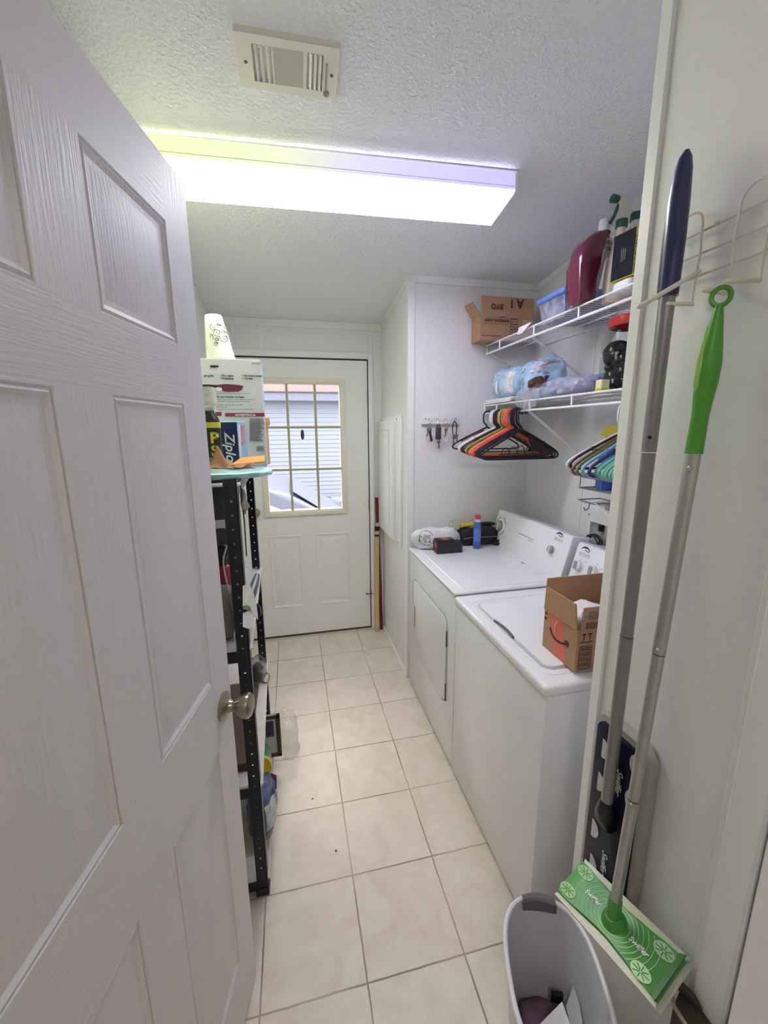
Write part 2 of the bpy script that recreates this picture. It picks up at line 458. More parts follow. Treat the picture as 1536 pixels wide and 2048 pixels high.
trimbox(5, XE - .008, XE + .03, YA - .008, YA + .03, 0, ceil_z(YA) - .002)                          # corner of the bump-out
trimbox(6, XP - .007, XP + .02, YP - .030, YP - .001, 0, ceil_z(YP), bev=.003)                     # corner of the partition
trimbox(7, -.170, -.140, YB - .006, YB, 2.083, zc - .045)
trimbox(8, .565, .592, YB - .006, YB, 2.09, zc - .045)
trimbox(9, -.345, -.318, YB - .006, YB, 2.083, zc - .045)
trimbox(10, XE - .012, XE, YB - .012, YB, .03, zc - .045)                                          # inside corner strip
trimbox(11, XP - .004, XP + .001, .405, .417, 0, ceil_z(.41))                                      # batten on the partition
trimbox(12, XP - .012, XP + .001, .355, .405, 0, ceil_z(.38), bev=.004)
trimbox(13, XP - .006, XP + .001, .242, .353, 0, 2.1)
trimbox(14, XR - .003, XR, 1.762, 1.772, .9, ceil_z(1.77))                                         # panel seam
b = MB(); b.prism([(XE, YA, 0), (XE - .013, YA, 0), (XE - .011, YA, .018), (XE, YA, .03)], (0, YB - YA - .012, 0)); struct(b.build('baseboard_bumpout', m_trim))
# casing of the outside door
b = MB()
b.box(DX1 + .006, DX1 + .042, YB - .016, YB, 0.0, DZ + .05, .004, 2)
b.box(DX0 - .042, DX0 - .006, YB - .016, YB, 0.0, DZ + .05, .004, 2)
b.box(DX0 - .006, DX1 + .006, YB - .016, YB, DZ + .009, DZ + .05, .004, 2)
b.box(DX1 + .02, DX1 + .036, YB - .020, YB - .014, 0.0, DZ + .04, .003, 2)
struct(b.build('trim_15', m_trim))
b = MB(); b.box(DX0 - .01, DX1 + .008, YB + .012, YB + .1, 0.0, .016, .003, 1)
struct(b.build('door_threshold', mat('dark_threshold', '#4b4640', 0.5, var=.1)))
b = MB()                                          # jambs behind the slab
b.box(DX1 + .004, DX1 + .012, YB + .0, YB + .11, 0, DZ + .01); b.box(DX0 - .014, DX0 - .004, YB, YB + .11, 0, DZ + .01); b.box(DX0, DX1, YB + .0, YB + .11, DZ + .004, DZ + .012)
struct(b.build('trim_16', mat('dark_weatherstrip', '#3c3a36', 0.8)))

# ---- panelled slabs
def panel_face(b, xs, zs, panels, y, sg, rings, rails=()):
    """flat slab face at y (normal -y when sg=1) cut up so every panel gets moulded rings"""
    X = sorted(set(xs + [p[0] for p in panels] + [p[1] for p in panels])); Z = sorted(set(zs + [p[2] for p in panels] + [p[3] for p in panels]))
    def q(x0, x1, z0, z1, mi):
        b.mi = mi; b.quad([(x0, y, z0), (x1, y, z0), (x1, y, z1), (x0, y, z1)][::sg])
    for i in range(len(X) - 1):
        for j in range(len(Z) - 1):
            cx, cz = (X[i] + X[i + 1]) / 2, (Z[j] + Z[j + 1]) / 2
            if any(p[0] < cx < p[1] and p[2] < cz < p[3] for p in panels): continue
            rail = any(r[0] < cz < r[1] for r in rails) and X[1] < cx < X[-2]
            q(X[i], X[i + 1], Z[j], Z[j + 1], 1 if rail else 0)
    b.mi = 0
    for (x0, x1, z0, z1) in panels:
        prev = None
        for (ins, dep) in [(0, 0)] + rings:
            R_ = [(x0 + ins, y + sg * dep, z0 + ins), (x1 - ins, y + sg * dep, z0 + ins), (x1 - ins, y + sg * dep, z1 - ins), (x0 + ins, y + sg * dep, z1 - ins)]
            if prev:
                for k in range(4): b.quad([prev[k], prev[(k + 1) % 4], R_[(k + 1) % 4], R_[k]])
            prev = R_
        b.quad(prev)
RINGS = [(.003, .003), (.007, .0004), (.014, .0042), (.022, .0048), (.048, .0012), (.050, .0010)]
W = 0.739
cols = [(.098, .316), (.423, .641)]
pan = [(a, c, z0, z1) for a, c in cols for z0, z1 in ((.215, .842), (1.013, 1.612), (1.718, 1.925))]
rails = [(0.012, .215), (.842, 1.013), (1.612, 1.718), (1.925, 2.032)]
b = MB()
panel_face(b, [0, W], [.012, 2.032], pan, 0.0, 1, RINGS, rails)
panel_face(b, [0, W], [.012, 2.032], pan, 0.035, -1, RINGS, rails)
for a in ([(0, 0, .012), (0, .035, .012), (0, .035, 2.032), (0, 0, 2.032)], [(W, 0, .012), (W, 0, 2.032), (W, .035, 2.032), (W, .035, .012)],
          [(0, 0, 2.032), (0, .035, 2.032), (W, .035, 2.032), (W, 0, 2.032)], [(0, 0, .012), (W, 0, .012), (W, .035, .012), (0, .035, .012)]): b.quad(a)
bmesh.ops.remove_doubles(b.bm, verts=b.bm.verts[:], dist=1e-5)
door = struct(b.build('door_1', [m_door, m_doorh], ang=12))
DIR = V((math.sin(.197), math.cos(.197), 0))
HINGE = V((-0.1762, 0.9691, 0)) - DIR * W
door.location = HINGE
door.rotation_euler = (0, 0, math.atan2(DIR.y, DIR.x))
k = MB(); kx, kz = W - .052, .926
k.lathe([(0, 0), (.033, 0), (.0335, .004), (.031, .008), (.022, .012), (.0155, .016), (.0135, .022), (.0130, .026), (.0140, .030), (.0205, .038), (.0265, .047), (.0292, .056), (.0285, .062), (.0240, .0665), (.014, .0695), (0, .0705)], (kx, 0, kz), (0, -1, 0), 32)
tag(k.build('door_knob', m_nickel, door), 'satin nickel knob')
k = MB(); k.box(W - .0005, W + .0015, .005, .030, .895, .957); k.build('latch_plate', m_nickel, door)
for hz in (.25, 1.02, 1.82):
    k = MB(); k.tube([(-.004, -.006, hz - .045), (-.004, -.006, hz + .045)], .006, 10); k.build('hinge', m_nickel, door)

# ---- outside door with nine-pane window
GX0, GX1, GZ0, GZ1 = -.171, .353, .988, 1.872
b = MB(); y0 = YB + .004
hole = (GX0, GX1, GZ0, GZ1)
X = [DX0, GX0, GX1, DX1]; Z = [.02, GZ0, GZ1, DZ]
low = [(-.19, .04, .245, .805), (.145, .395, .245, .805)]
RB = [(.004, -.003), (.010, -.003), (.016, .003), (.03, .004), (.05, -.0005), (.052, -.001)]
panel_face(b, [DX0, DX1], [.02, .93], low, y0, 1, RB)
for yy, s in ((y0, 1), (y0 + .044, -1)):
    for i in range(3):
        for j in range(3):
            if (i, j) == (1, 1): continue
            za = .93 if (j == 0 and s == 1) else Z[j]
            b.quad([(X[i], yy, za), (X[i + 1], yy, za), (X[i + 1], yy, Z[j + 1]), (X[i], yy, Z[j + 1])][::s])
b.quad([(DX0, y0, .02), (DX0, y0 + .044, .02), (DX0, y0 + .044, DZ), (DX0, y0, DZ)]); b.quad([(DX1, y0, .02), (DX1, y0 + .044, .02), (DX1, y0 + .044, DZ), (DX1, y0, DZ)])
b.quad([(DX0, y0, DZ), (DX0, y0 + .044, DZ), (DX1, y0 + .044, DZ), (DX1, y0, DZ)]); b.quad([(DX0, y0, .02), (DX0, y0 + .044, .02), (DX1, y0 + .044, .02), (DX1, y0, .02)])
bd = struct(b.build('door_2', m_steel_door, origin=(DX1, YB, 0), ang=12))
m_frame = mat('aged_cream_window_frame', '#ece8d4', 0.45, var=.03)
b = MB()
def frame_rect(b, x0, x1, z0, z1, w, ya, yb, bev=.003):
    b.box(x0, x0 + w, ya, yb, z0, z1, bev, 2); b.box(x1 - w, x1, ya, yb, z0, z1, bev, 2)
    b.box(x0 + w * .9, x1 - w * .9, ya, yb, z0, z0 + w, bev, 2); b.box(x0 + w * .9, x1 - w * .9, ya, yb, z1 - w, z1, bev, 2)
frame_rect(b, -.207, .390, .951, 1.908, .030, YB - .012, y0 + .05)
frame_rect(b, -.180, .363, .978, 1.881, .012, YB - .006, y0 + .05)
b.build('window_frame', m_frame, bd)
b = MB()
for x in (-.009, .181): b.box(x - .0085, x + .0085, YB - .004, y0 + .020, GZ0, GZ1, .002, 1)
for z in (1.578, 1.284): b.box(GX0, GX1, YB - .0035, y0 + .019, z - .0085, z + .0085, .002, 1)
b.build('muntin_grid', mat('aged_olive_muntin', '#b5b391', 0.5, var=.03), bd)
b = MB(); b.box(GX0, GX1, y0 + .022, y0 + .026, GZ0, GZ1)
b.build('glass_pane', pane_mat('window_glass'), bd)
for hz in (1.783, 1.01, .30):
    b = MB(); b.tube([(DX1 + .003, YB - .006, hz - .05), (DX1 + .003, YB - .006, hz + .05)], .006, 10); b.box(DX1 - .002, DX1 + .012, YB - .004, YB + .002, hz - .045, hz + .045)
    b.build('hinge', m_darkmetal, bd)
b = MB(); b.lathe([(0, 0), (.03, 0), (.03, .006), (.012, .012), (.012, .03), (.025, .042), (.027, .055), (.018, .066), (0, .068)], (-.265, YB + .004, .985), (0, -1, 0), 24)
b.build('door_knob', m_nickel, bd)
b = MB(); b.tube([(DX1 - .03, YB - .012, .30), (DX1 + .02, YB - .014, .30)], .004, 8); b.tube([(DX1 + .003, YB - .012, .27), (DX1 + .003, YB - .012, .325)], .004, 8)
b.tube([(DX1 - .03, YB - .001, .30), (DX1 - .03, YB - .016, .30)], .005, 8)
b.build('door_stop', m_darkmetal, bd)
b = MB()                                       # small dark oval charm on the middle pane
b.lathe([(0, -.036), (.006, -.033), (.011, -.02), (.0125, 0), (.011, .02), (.006, .033), (0, .036)], (.085, y0 + .018, 1.527), (0, 0, 1), 18, sx=1, sy=.3)
tag(b.build('window_charm', mat('dark_oval_charm', '#3d3d38', .5, var=.3), origin=(.085, y0 + .018, 1.49)), 'small dark oval charm stuck on the centre pane of the back door window', 'ornament')

# ================================================================== OUTSIDE, seen through the window
GZ = -0.8
b = MB(); b.box(-8, 9, 3.12, 14, GZ - .1, GZ); struct(b.build('ground', mat('grey_driveway', '#8d8b88', .9, var=.1, scale=3)))
t = thing('neighbour_house', 'white house with level vinyl siding seen through the back door window', 'house', (0, 9, GZ))
b = MB(); lap = .090; zt = 2.14
n = int((zt - GZ) / lap)
prof = [(0, 9.3, GZ)]
for i in range(n + 1):
    z = GZ + i * lap; prof += [(0, 8.982, z), (0, 9.0, min(z + lap - .001, zt))]
prof += [(0, 9.3, zt)]
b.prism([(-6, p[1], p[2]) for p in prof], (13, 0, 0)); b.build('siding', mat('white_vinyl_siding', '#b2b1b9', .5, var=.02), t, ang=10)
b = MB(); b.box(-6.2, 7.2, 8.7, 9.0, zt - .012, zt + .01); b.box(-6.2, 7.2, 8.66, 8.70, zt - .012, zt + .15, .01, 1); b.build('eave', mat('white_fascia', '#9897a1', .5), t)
b = MB(); b.prism([(-6.3, 8.62, zt + .15), (-6.3, 8.62, zt + .17), (-6.3, 11.5, zt + 1.3), (-6.3, 11.5, zt + .15)], (13.6, 0, 0)); b.build('roof', mat('pinkish_shingles', '#86736b', .9, var=.15, scale=14, stretch=(1, 1, 1), bump=.3, bscale=40), t)
# parked car
t = thing('parked_car', 'pale silver car parked outside, seen low in the back door window', 'car', (-.6, 5.0, GZ))
m_car = mat('silver_car_paint', '#7d7e8c', .25, metal=.3, var=.02, coat=.6)
m_cglass = mat('green_tinted_car_glass', '#7fa79d', .08, var=.05)
y_a, y_b = 4.35, 6.05
side = [(-2.7, GZ + .32), (-2.75, GZ + .9), (-2.55, GZ + 1.1), (-2.2, GZ + 1.62), (-1.9, GZ + 1.74), (-.9, GZ + 1.80), (-.30, GZ + 1.76), (-.05, GZ + 1.70), (.35, GZ + 1.46), (.80, GZ + 1.14), (1.45, GZ + 1.02), (1.75, GZ + .85), (1.78, GZ + .32)]
b = MB(); b.prism([(x, y_a, z) for x, z in side], (0, y_b - y_a, 0), .06, 3); b.build('body', m_car, t)
b = MB(); wnd = [(-2.15, GZ + 1.12), (-1.95, GZ + 1.56), (-.95, GZ + 1.64), (-.38, GZ + 1.61), (-.16, GZ + 1.55), (.30, GZ + 1.22), (.40, GZ + 1.12)]
b.prism([(x, y_a - .012, z) for x, z in wnd], (0, .02, 0)); b.build('side_window', m_cglass, t)
b = MB(); b.tube(smooth_path([(x, y_a - .014, z) for x, z in wnd[1:]], 2), .022, 8); b.build('window_trim', mat('bright_white_trim', '#f4f4f8', .3), t)
b = MB(); b.prism([(-.02, y_a + .12, GZ + 1.722), (.78, y_a + .1, GZ + 1.168), (.78, y_b - .1, GZ + 1.168), (-.02, y_b - .12, GZ + 1.722)], (.003, 0, .004)); b.build('windscreen', mat('grey_windscreen', '#85879a', .08), t)
for yy in (y_a + .16, y_b - .16):
    b = MB(); b.tube(smooth_path([(-2.0, yy, GZ + 1.76), (-1.8, yy, GZ + 1.85), (-.6, yy, GZ + 1.87), (-.35, yy, GZ + 1.78)], 2), .022, 8); b.build('roof_rail', mat('grey_roof_rail', '#777884', .3, metal=.4), t)
for wx in (-1.95, 1.05):
    for yy in (y_a - .01, y_b - .19):
        b = MB(); b.lathe([(0, 0), (.2, 0), (.33, .02), (.34, .1), (.33, .18), (.2, .2), (0, .2)], (wx, yy, GZ + .34), (0, 1, 0), 28); b.build('wheel', mat('black_tyre', '#1c1c1d', .8), t)
t = thing('heat_pump', 'white air conditioner unit standing against the white siding outside', 'air conditioner', (.95, 8.72, GZ))
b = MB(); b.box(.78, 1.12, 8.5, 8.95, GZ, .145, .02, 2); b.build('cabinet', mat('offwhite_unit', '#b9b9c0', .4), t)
b = MB(); b.lathe([(.12, 0), (.15, 0), (.15, .012), (.12, .012)], (.95, 8.497, -.08), (0, -1, 0), 28)
for r in (.03, .06, .09): b.lathe([(r, 0), (r + .01, 0), (r + .01, .008), (r, .008)], (.95, 8.497, -.08), (0, -1, 0), 24)
b.build('fan_grille', mat('grey_grille', '#9b9ca4', .5), t)

# ================================================================== ADDED HALL LAMP (unseen, brightens the near door and partition)
def lamp_mat(name, stops, strength, axis_len=None, x0=0.0):
    m = bpy.data.materials.new(name); m.use_nodes = True
    nt = m.node_tree; nt.nodes.remove(nt.nodes['Principled BSDF'])
    em = nt.nodes.new('ShaderNodeEmission'); em.inputs['Strength'].default_value = strength
    if len(stops) == 1: em.inputs['Color'].default_value = stops[0][1]
    else:
        tc = nt.nodes.new('ShaderNodeTexCoord'); sp = nt.nodes.new('ShaderNodeSeparateXYZ'); nt.links.new(tc.outputs['Object'], sp.inputs[0])
        mr = nt.nodes.new('ShaderNodeMapRange'); mr.inputs['From Min'].default_value = x0; mr.inputs['From Max'].default_value = x0 + axis_len
        nt.links.new(sp.outputs['X'], mr.inputs['Value'])
        r = nt.nodes.new('ShaderNodeValToRGB'); nt.links.new(mr.outputs['Result'], r.inputs['Fac'])
        for i, (p, c) in enumerate(stops):
            e = r.color_ramp.elements[i] if i < 2 else r.color_ramp.elements.new(p)
            e.position = p; e.color = c
        nt.links.new(r.outputs['Color'], em.inputs['Color'])
    nt.links.new(em.outputs['Emission'], nt.nodes['Material Output'].inputs['Surface'])
    return m
t = thing('hall_fill_lamp', 'round unseen fill lamp added on the hall ceiling to light the near parts', 'ceiling lamp', (-.35, -1.0, ceil_z(-1.0) - .032))
b = MB(); b.lathe([(.17, 0), (.18, -.02), (.17, -.03)], (-.35, -1.0, ceil_z(-1.0) - .032), (0, 0, 1), 32); b.build('base', m_trim, t)
b = MB(); b.lathe([(.168, -.025), (.15, -.06), (.09, -.085), (0, -.092)], (-.35, -1.0, ceil_z(-1.0) - .032), (0, 0, 1), 32); b.build('shade', lamp_mat('hall_fill_glow', [(0, (1.0, .93, .84, 1))], HALL_L), t)
# ================================================================== CEILING LIGHT
def tube_lens_mat():
    m = lamp_mat('fluorescent_lens', [(0, (.95, 1.0, .56, 1)), (1, (.64, .58, 1.0, 1)), (.34, (.95, 1.0, .68, 1)), (.56, (.79, .76, 1.0, 1))], TUBE_L, 1.24, -.62)
    nt = m.node_tree; em = next(n for n in nt.nodes if n.type == 'EMISSION')
    tc = next(n for n in nt.nodes if n.type == 'TEX_COORD')
    sp = next(n for n in nt.nodes if n.type == 'SEPXYZ')
    def mth(op, a, b=None):
        n = nt.nodes.new('ShaderNodeMath'); n.operation = op
        for i, v in enumerate((a, b)):
            if v is None: continue
            if isinstance(v, (int, float)): n.inputs[i].default_value = v
            else: nt.links.new(v, n.inputs[i])
        return n.outputs[0]
    # two tubes: brighter right under each of them
    w = mth('COSINE', mth('MULTIPLY', mth('ADD', sp.outputs['Y'], -.012), 2 * math.pi / .105))
    s = mth('MULTIPLY', mth('ADD', mth('MULTIPLY', w, .32), .68), TUBE_L)
    ck = nt.nodes.new('ShaderNodeTexVoronoi'); ck.inputs['Scale'].default_value = 130; nt.links.new(tc.outputs['Object'], ck.inputs['Vector'])
    dots = mth('SUBTRACT', 1.1, mth('MULTIPLY', ck.outputs['Distance'], .35))
    side = mth('GREATER_THAN', mth('ABSOLUTE', sp.outputs['Y']), .1012)      # the lens edges give little light
    lvl = mth('ADD', mth('MULTIPLY', mth('MULTIPLY', s, dots), mth('SUBTRACT', 1.0, side)), mth('MULTIPLY', side, 1.02))
    nt.links.new(lvl, em.inputs['Strength'])
    return m
def rrect(x0, x1, y0, y1, r, n=6):
    out = []
    for (cx, cy, a) in ((x1 - r, y1 - r, 0), (x0 + r, y1 - r, 90), (x0 + r, y0 + r, 180), (x1 - r, y0 + r, 270)):
        for i in range(n + 1):
            t_ = math.radians(a + 90 * i / n); out.append((cx + r * math.cos(t_), cy + r * math.sin(t_)))
    return out
FL = thing('ceiling_light', 'long white fluorescent fixture with ribbed lens on the sloped ceiling', 'ceiling light')
b = MB(); b.box(-.61, .61, -.100, .100, -.014, 0, .002, 1); b.build('housing', m_whiteplastic, FL)
b = MB(); sec = [(-.104, -.012)] + [(-.104, -.056), (-.1025, -.064), (-.097, -.070), (-.090, -.0725), (.090, -.0725), (.097, -.070), (.1025, -.064), (.104, -.056)] + [(.104, -.012)]
b.prism([(-.606, y, z) for y, z in sec], (1.206, 0, 0)); b.build('lens', tube_lens_mat(), FL, ang=50)
b = MB(); sec2 = [(y * 1.012, z * 1.015) for y, z in sec]
b.prism([(.600, y, z) for y, z in sec2], (.010, 0, 0)); b.build('end_cap', m_whiteplastic, FL)
b = MB(); b.prism([(-.612, y, z) for y, z in sec2], (.008, 0, 0)); b.build('end_cap', m_whiteplastic, FL)
b = MB()
for y in (-.1045, .1045): b.box(-.606, .602, y - .0004, y + .0004, -.0575, -.0560)
b.build('lens_seam', m_whiteplastic, FL)
yc = 1.615
FL.location = (.212, yc, ceil_z(yc)); FL.rotation_euler = (CEIL_ANG, 0, -.046)

# ================================================================== CEILING VENT
VT = thing('ceiling_vent', 'cream three-way metal air register on the ceiling above the light', 'air vent')
m_vent = mat('cream_vent_paint', '#e9e7da', .4, var=.02)
b = MB(); hx, hy = .1235, .070
S = [(-.087, -.040), (-.036, .036), (.045, .085)]      # left louvres, middle grille, right louvres
frame_pts = [-hx] + [v for s in S for v in s] + [hx]
oy = .048
b.box(-hx, hx, -hy, -oy, -.010, 0); b.box(-hx, hx, oy, hy, -.010, 0)
for i in range(0, len(frame_pts), 2): b.box(frame_pts[i], frame_pts[i + 1], -oy, oy, -.010, 0)
b.prism([(-hx, -hy, 0), (-hx, -hy - .006, 0), (-hx, -hy, -.008)], (2 * hx, 0, 0)); b.prism([(-hx, hy, 0), (-hx, hy + .006, 0), (-hx, hy, -.008)], (2 * hx, 0, 0))
b.build('frame', m_vent, VT)
b = MB(); b.box(-.1, .1, -oy, oy, .0005, .004); b.build('duct_opening', mat('dark_duct', '#44443c', .8), VT)
for s, e in ((S[0], 1), (S[2], -1)):
    for i in range(3):
        x = s[0] + (s[1] - s[0]) * (i + .75) / 3.4
        b = MB(); b.obox((x, 0, -.009), (V((1, 0, .9 * e)), EY, V((-.9 * e, 0, 1))), (.0042, oy - .001, .0008)); b.build('louvre', m_vent, VT)
for i in range(9):
    y = -oy + (i + .5) * 2 * oy / 9
    b = MB(); b.obox((0, y, -.008), (EX, V((0, 1, -.9)), V((0, .9, 1))), (.0365, .0050, .0007)); b.build('slat', m_vent, VT)
for x in (-.104, .108):
    b = MB(); b.lathe([(0, -.0125), (.003, -.012), (.0042, -.0105), (.0042, -.009)], (x, 0, 0), (0, 0, 1), 14); b.build('screw', m_darkmetal, VT)
b = MB(); b.box(.0925, .0955, -.03, .045, -.014, -.008); b.lathe([(0, -.004), (.008, -.003), (.008, 0)], (.097, .053, -.0095), (0, 0, 1), 16); b.build('lever', mat('grey_lever', '#8d8c85', .4), VT)
VT.location = (.0435, 1.262, ceil_z(1.262)); VT.rotation_euler = (CEIL_ANG, 0, -.02)

# ================================================================== DRYER
ZD, ZW = .883, .872
def plane_hit(P, n, px, py):
    d = ray(px, py); P = V(P); n = V(n); return CAMP + d * (((P - CAMP).dot(n)) / d.dot(n))
def c6(x, y): return (800 + x / 3.339, 1000 + y / 3.339)
def console(t, y0, y1, zt):
    b = MB(); prof = [(1.160, zt), (1.168, zt + .020), (1.208, zt + .190), (1.216, zt + .198), (1.228, zt + .199), (1.300, zt + .182), (1.318, zt)]
    b.prism([(x, y0, z) for x, z in prof], (0, y1 - y0, 0), .006, 2); b.build('console', m_console, t)
    b = MB(); b.prism([(1.228, y0 + .02, zt + .15), (1.228, y0 + .02, zt + .2015), (1.335, y0 + .02, zt + .176), (1.335, y0 + .02, zt + .15)], (0, y1 - y0 - .04, 0), .004, 1); b.build('console_back', mat('grey_enamel', '#c4c4ca', .35), t)
    P = V((1.168, 0, zt + .020)); d = V((.040, 0, .170)).normalized(); nrm = V((-d.z, 0, d.x))
    return P, d, nrm
DRY = thing('clothes_dryer', 'white front-loading clothes dryer by the alcove wall, far of the two machines', 'dryer', (.98, 1.87, 0))
b = MB(); b.box(XF + .004, 1.32, 1.5265, 2.2257, .022, .862, .006, 2); b.build('body', m_enamel, DRY)
b = MB(); b.box(XF + .03, 1.30, 1.545, 2.21, 0, .022); b.build('base', mat('dark_base', '#3a393c', .7), DRY)
b = MB(); b.box(XF - .004, 1.32, 1.5245, 2.2277, .866, ZD - .002, .007, 3); b.box(.690, 1.165, 1.552, 2.200, ZD - .004, ZD, .002, 1); b.build('worktop', m_enamel, DRY)
dd = rrect(1.612, 2.148, .288, .722, .055, 6)
b = MB(); b.prism([(XF + .004, y, z) for y, z in dd], (-.007, 0, 0), .004, 2); dr = b.build('door', m_enamel, DRY)
b = MB(); b.tube([(XF + .0035, y, z) for y, z in rrect(1.606, 2.154, .282, .728, .06, 6)], .0032, 6, closed=True); b.build('door_gap', mat('grey_gap', '#b9b8ba', .5), dr)
b = MB(); b.box(XF - .0045, XF - .002, 2.082, 2.108, .446, .572, .001, 1); b.build('door_handle', mat('brass_handle_recess', '#b9a679', .35, metal=.4), dr)
b = MB(); b.box(XF - .006, XF - .0035, 2.106, 2.112, .442, .576, .001, 1); b.build('handle_lip', m_enamel, dr)
for z0, z1 in ((.585, .66), (.31, .395)):
    b = MB(); b.box(XF - .004, XF + .003, 1.605, 1.612, z0, z1); b.build('hinge_slot', m_darkmetal, dr)
b = MB(); b.prism([(x, y, ZD - .0005) for x, y in rrect(1.078, 1.160, 1.635, 1.868, .012, 4)], (0, 0, .002), .0008, 1); ll = b.build('lint_lid', mat('lint_lid_white', '#e4e4ea', .35), DRY)
b = MB(); b.prism([(1.118, 1.800, ZD + .0016), (1.135, 1.83, ZD + .0016), (1.135, 1.776, ZD + .0016)], (0, 0, .0004)); b.build('arrow_mark', m_greyline, ll)
P, d, nrm = console(DRY, 1.548, 2.222, ZD)
def dial(t, px, py, r, P, nrm, d, body, ring=True, h=.018):
    c = plane_hit(P, nrm, px, py)
    b = MB(); b.lathe([(0, 0), (r * 1.28, 0), (r * 1.28, .003), (r * 1.1, .005), (r * 1.05, .006)], c, nrm, 28); dl = b.build('dial', m_whiteplastic, t)
    b = MB(); b.lathe([(r, .002), (r * .97, h), (r * .82, h + .003), (0, h + .003)], c, nrm, 28); kb = b.build('knob', body, dl)
    b = MB(); b.obox(c + nrm * (h + .0032), (d, V((0, 1, 0)), nrm), (r * .8, .0035, .0012)); b.build('pointer', m_whiteplastic, kb)
    return c
def print_arc(t, c, r, a0, a1, w, d, nrm, name='dial_print', m=None):
    b = MB(); b.ribbon(arc(c, r, a0, a1, 14, EY, d), w, nrm); b.build(name, m or m_greyline, t)
c = dial(DRY, *c6(672, 172), .032, P, nrm, d, m_grey_plastic)
for a0, a1 in ((20, 75), (100, 160), (200, 250), (285, 340)): print_arc(DRY, c, .052, a0, a1, .009, d, nrm)
c = dial(DRY, *c6(1018, 332), .019, P, nrm, d, m_grey_plastic)
def logo(t, px, py, P, d, nrm):
    c = plane_hit(P, nrm, px, py)
    b = MB(); b.ribbon(arc(c + d * -.004, .026, 35, 150, 10, EY * 1.2, d), [.002, .004, .006, .007, .008, .008, .007, .006, .005, .004, .002], nrm)
    b.ribbon([c + EY * -.022 + d * .006, c + EY * .006 + d * .010], .003, nrm); b.build('maker_emblem', m_ink, t)
    text('ESTATE', .019, c + EY * .030 - d * .017, -EY, d, m_greyline, t, 'maker_name', bold=.0004)
logo(DRY, *c6(1062, 252), P, d, nrm)
b = MB()
for i, (x0, y0_, x1, y1_) in enumerate(((792, 220, 893, 268), (848, 266, 890, 282), (745, 125, 752, 135), (655, 95, 672, 102))):
    b.ribbon([plane_hit(P, nrm, *c6(x0, y0_)), plane_hit(P, nrm, *c6(x1, y1_))], .005 if i == 0 else .003, nrm)
b.build('console_print', m_greyline, DRY)

# ================================================================== WASHER
WSH = thing('washing_machine', 'white top-loading washing machine nearest the camera, open carton on its lid', 'washing machine', (.98, 1.2, 0))
b = MB(); b.box(XF + .002, 1.31, .8813, 1.5215, .022, .836, .008, 2); b.build('body', m_enamel, WSH)
b = MB(); b.box(XF + .03, 1.29, .90, 1.51, 0, .022); b.build('base', mat('dark_base', '#3a393c', .7), WSH)
b = MB(); b.box(XF - .006, 1.315, .8773, 1.5218, .832, ZW - .003, .013, 4); b.build('worktop', m_enamel, WSH)
b = MB(); b.tube([(x, y, ZW - .004) for x, y in rrect(.675, 1.14, .925, 1.45, .04, 6)], .004, 8, closed=True); b.build('worktop_ridge', m_enamel, WSH)
lo = rrect(.697, 1.13, .955, 1.418, .03, 6)
b = MB(); b.prism([(x, y, ZW - .004) for x, y in lo], (0, 0, .009), .004, 3); ld = b.build('lid', m_enamel, WSH)
b = MB(); b.tube([(x, y, ZW - .0028) for x, y in rrect(.692, 1.135, .950, 1.423, .034, 6)], .0026, 6, closed=True); b.build('lid_gap', mat('lid_gap_grey', '#b3b2ba', .5), ld)
b = MB(); pts = [on_z(ZW + .002, *c6(x, y)) for x, y in ((632, 806), (665, 828), (715, 868), (758, 920))]
b.tube(smooth_path(pts, 2), [.002] + [.0055] * 8 + [.005] * 4 + [.002], 8) if False else b.tube(smooth_path(pts, 1), .005, 8)
b.build('finger_notch', mat('notch_shadow_grey', '#5f6160', .6), ld)
P, d, nrm = console(WSH, .905, 1.508, ZW)
for (x, y) in ((1197, 437), (1297, 475)): 
    c = dial(WSH, *c6(x, y), .023, P, nrm, d, m_console)
    b = MB(); b.obox(c + nrm * .0215, (d, EY, nrm), (.017, .010, .0012)); b.build('knob_grip', m_grey_plastic, WSH)
dial(WSH, *c6(1450, 520), .032, P, nrm, d, m_grey_plastic)
logo(WSH, *c6(1236, 352), P, d, nrm)
b = MB()
for x, y in ((1188, 395), (1215, 397), (1240, 415), (1283, 437), (1285, 445), (1318, 430), (1320, 440), (1345, 462)):
    p = plane_hit(P, nrm, *c6(x, y)); b.ribbon([p + EY * .005, p - EY * .005], .003, nrm)
b.build('console_print', m_greyline, WSH)

# ================================================================== BREAKER PANEL ON THE BUMP-OUT
BP = thing('breaker_panel', 'white painted electrical panel with hinged cover on the bump-out wall', 'electrical panel', (XE, 2.69, .82))
b = MB(); b.prism([(XE, 2.406, .828), (XE, 2.972, .828), (XE, 2.972, 1.640), (XE, 2.406, 1.640)], (-.014, 0, 0), .003, 2); b.build('back_plate', m_trim, BP)
b = MB(); b.prism([(XE - .013, 2.535, .846), (XE - .013, 2.968, .846), (XE - .013, 2.968, 1.612), (XE - .013, 2.535, 1.612)], (-.022, 0, 0), .004, 2); cv = b.build('cover', m_trim, BP)
b = MB()
for (y0_, y1_, z0, z1) in ((2.61, 2.935, .918, .922), (2.61, 2.935, 1.553, 1.557), (2.608, 2.612, .918, 1.557), (2.933, 2.937, .918, 1.557)): b.box(XE - .0375, XE - .034, y0_, y1_, z0, z1, .001, 1)
b.build('cover_inset_shade', mat('grey_shadow_line_paint', '#d9d9d6', .5), cv)  # grey strips paint the shade line around the cover's inset panel
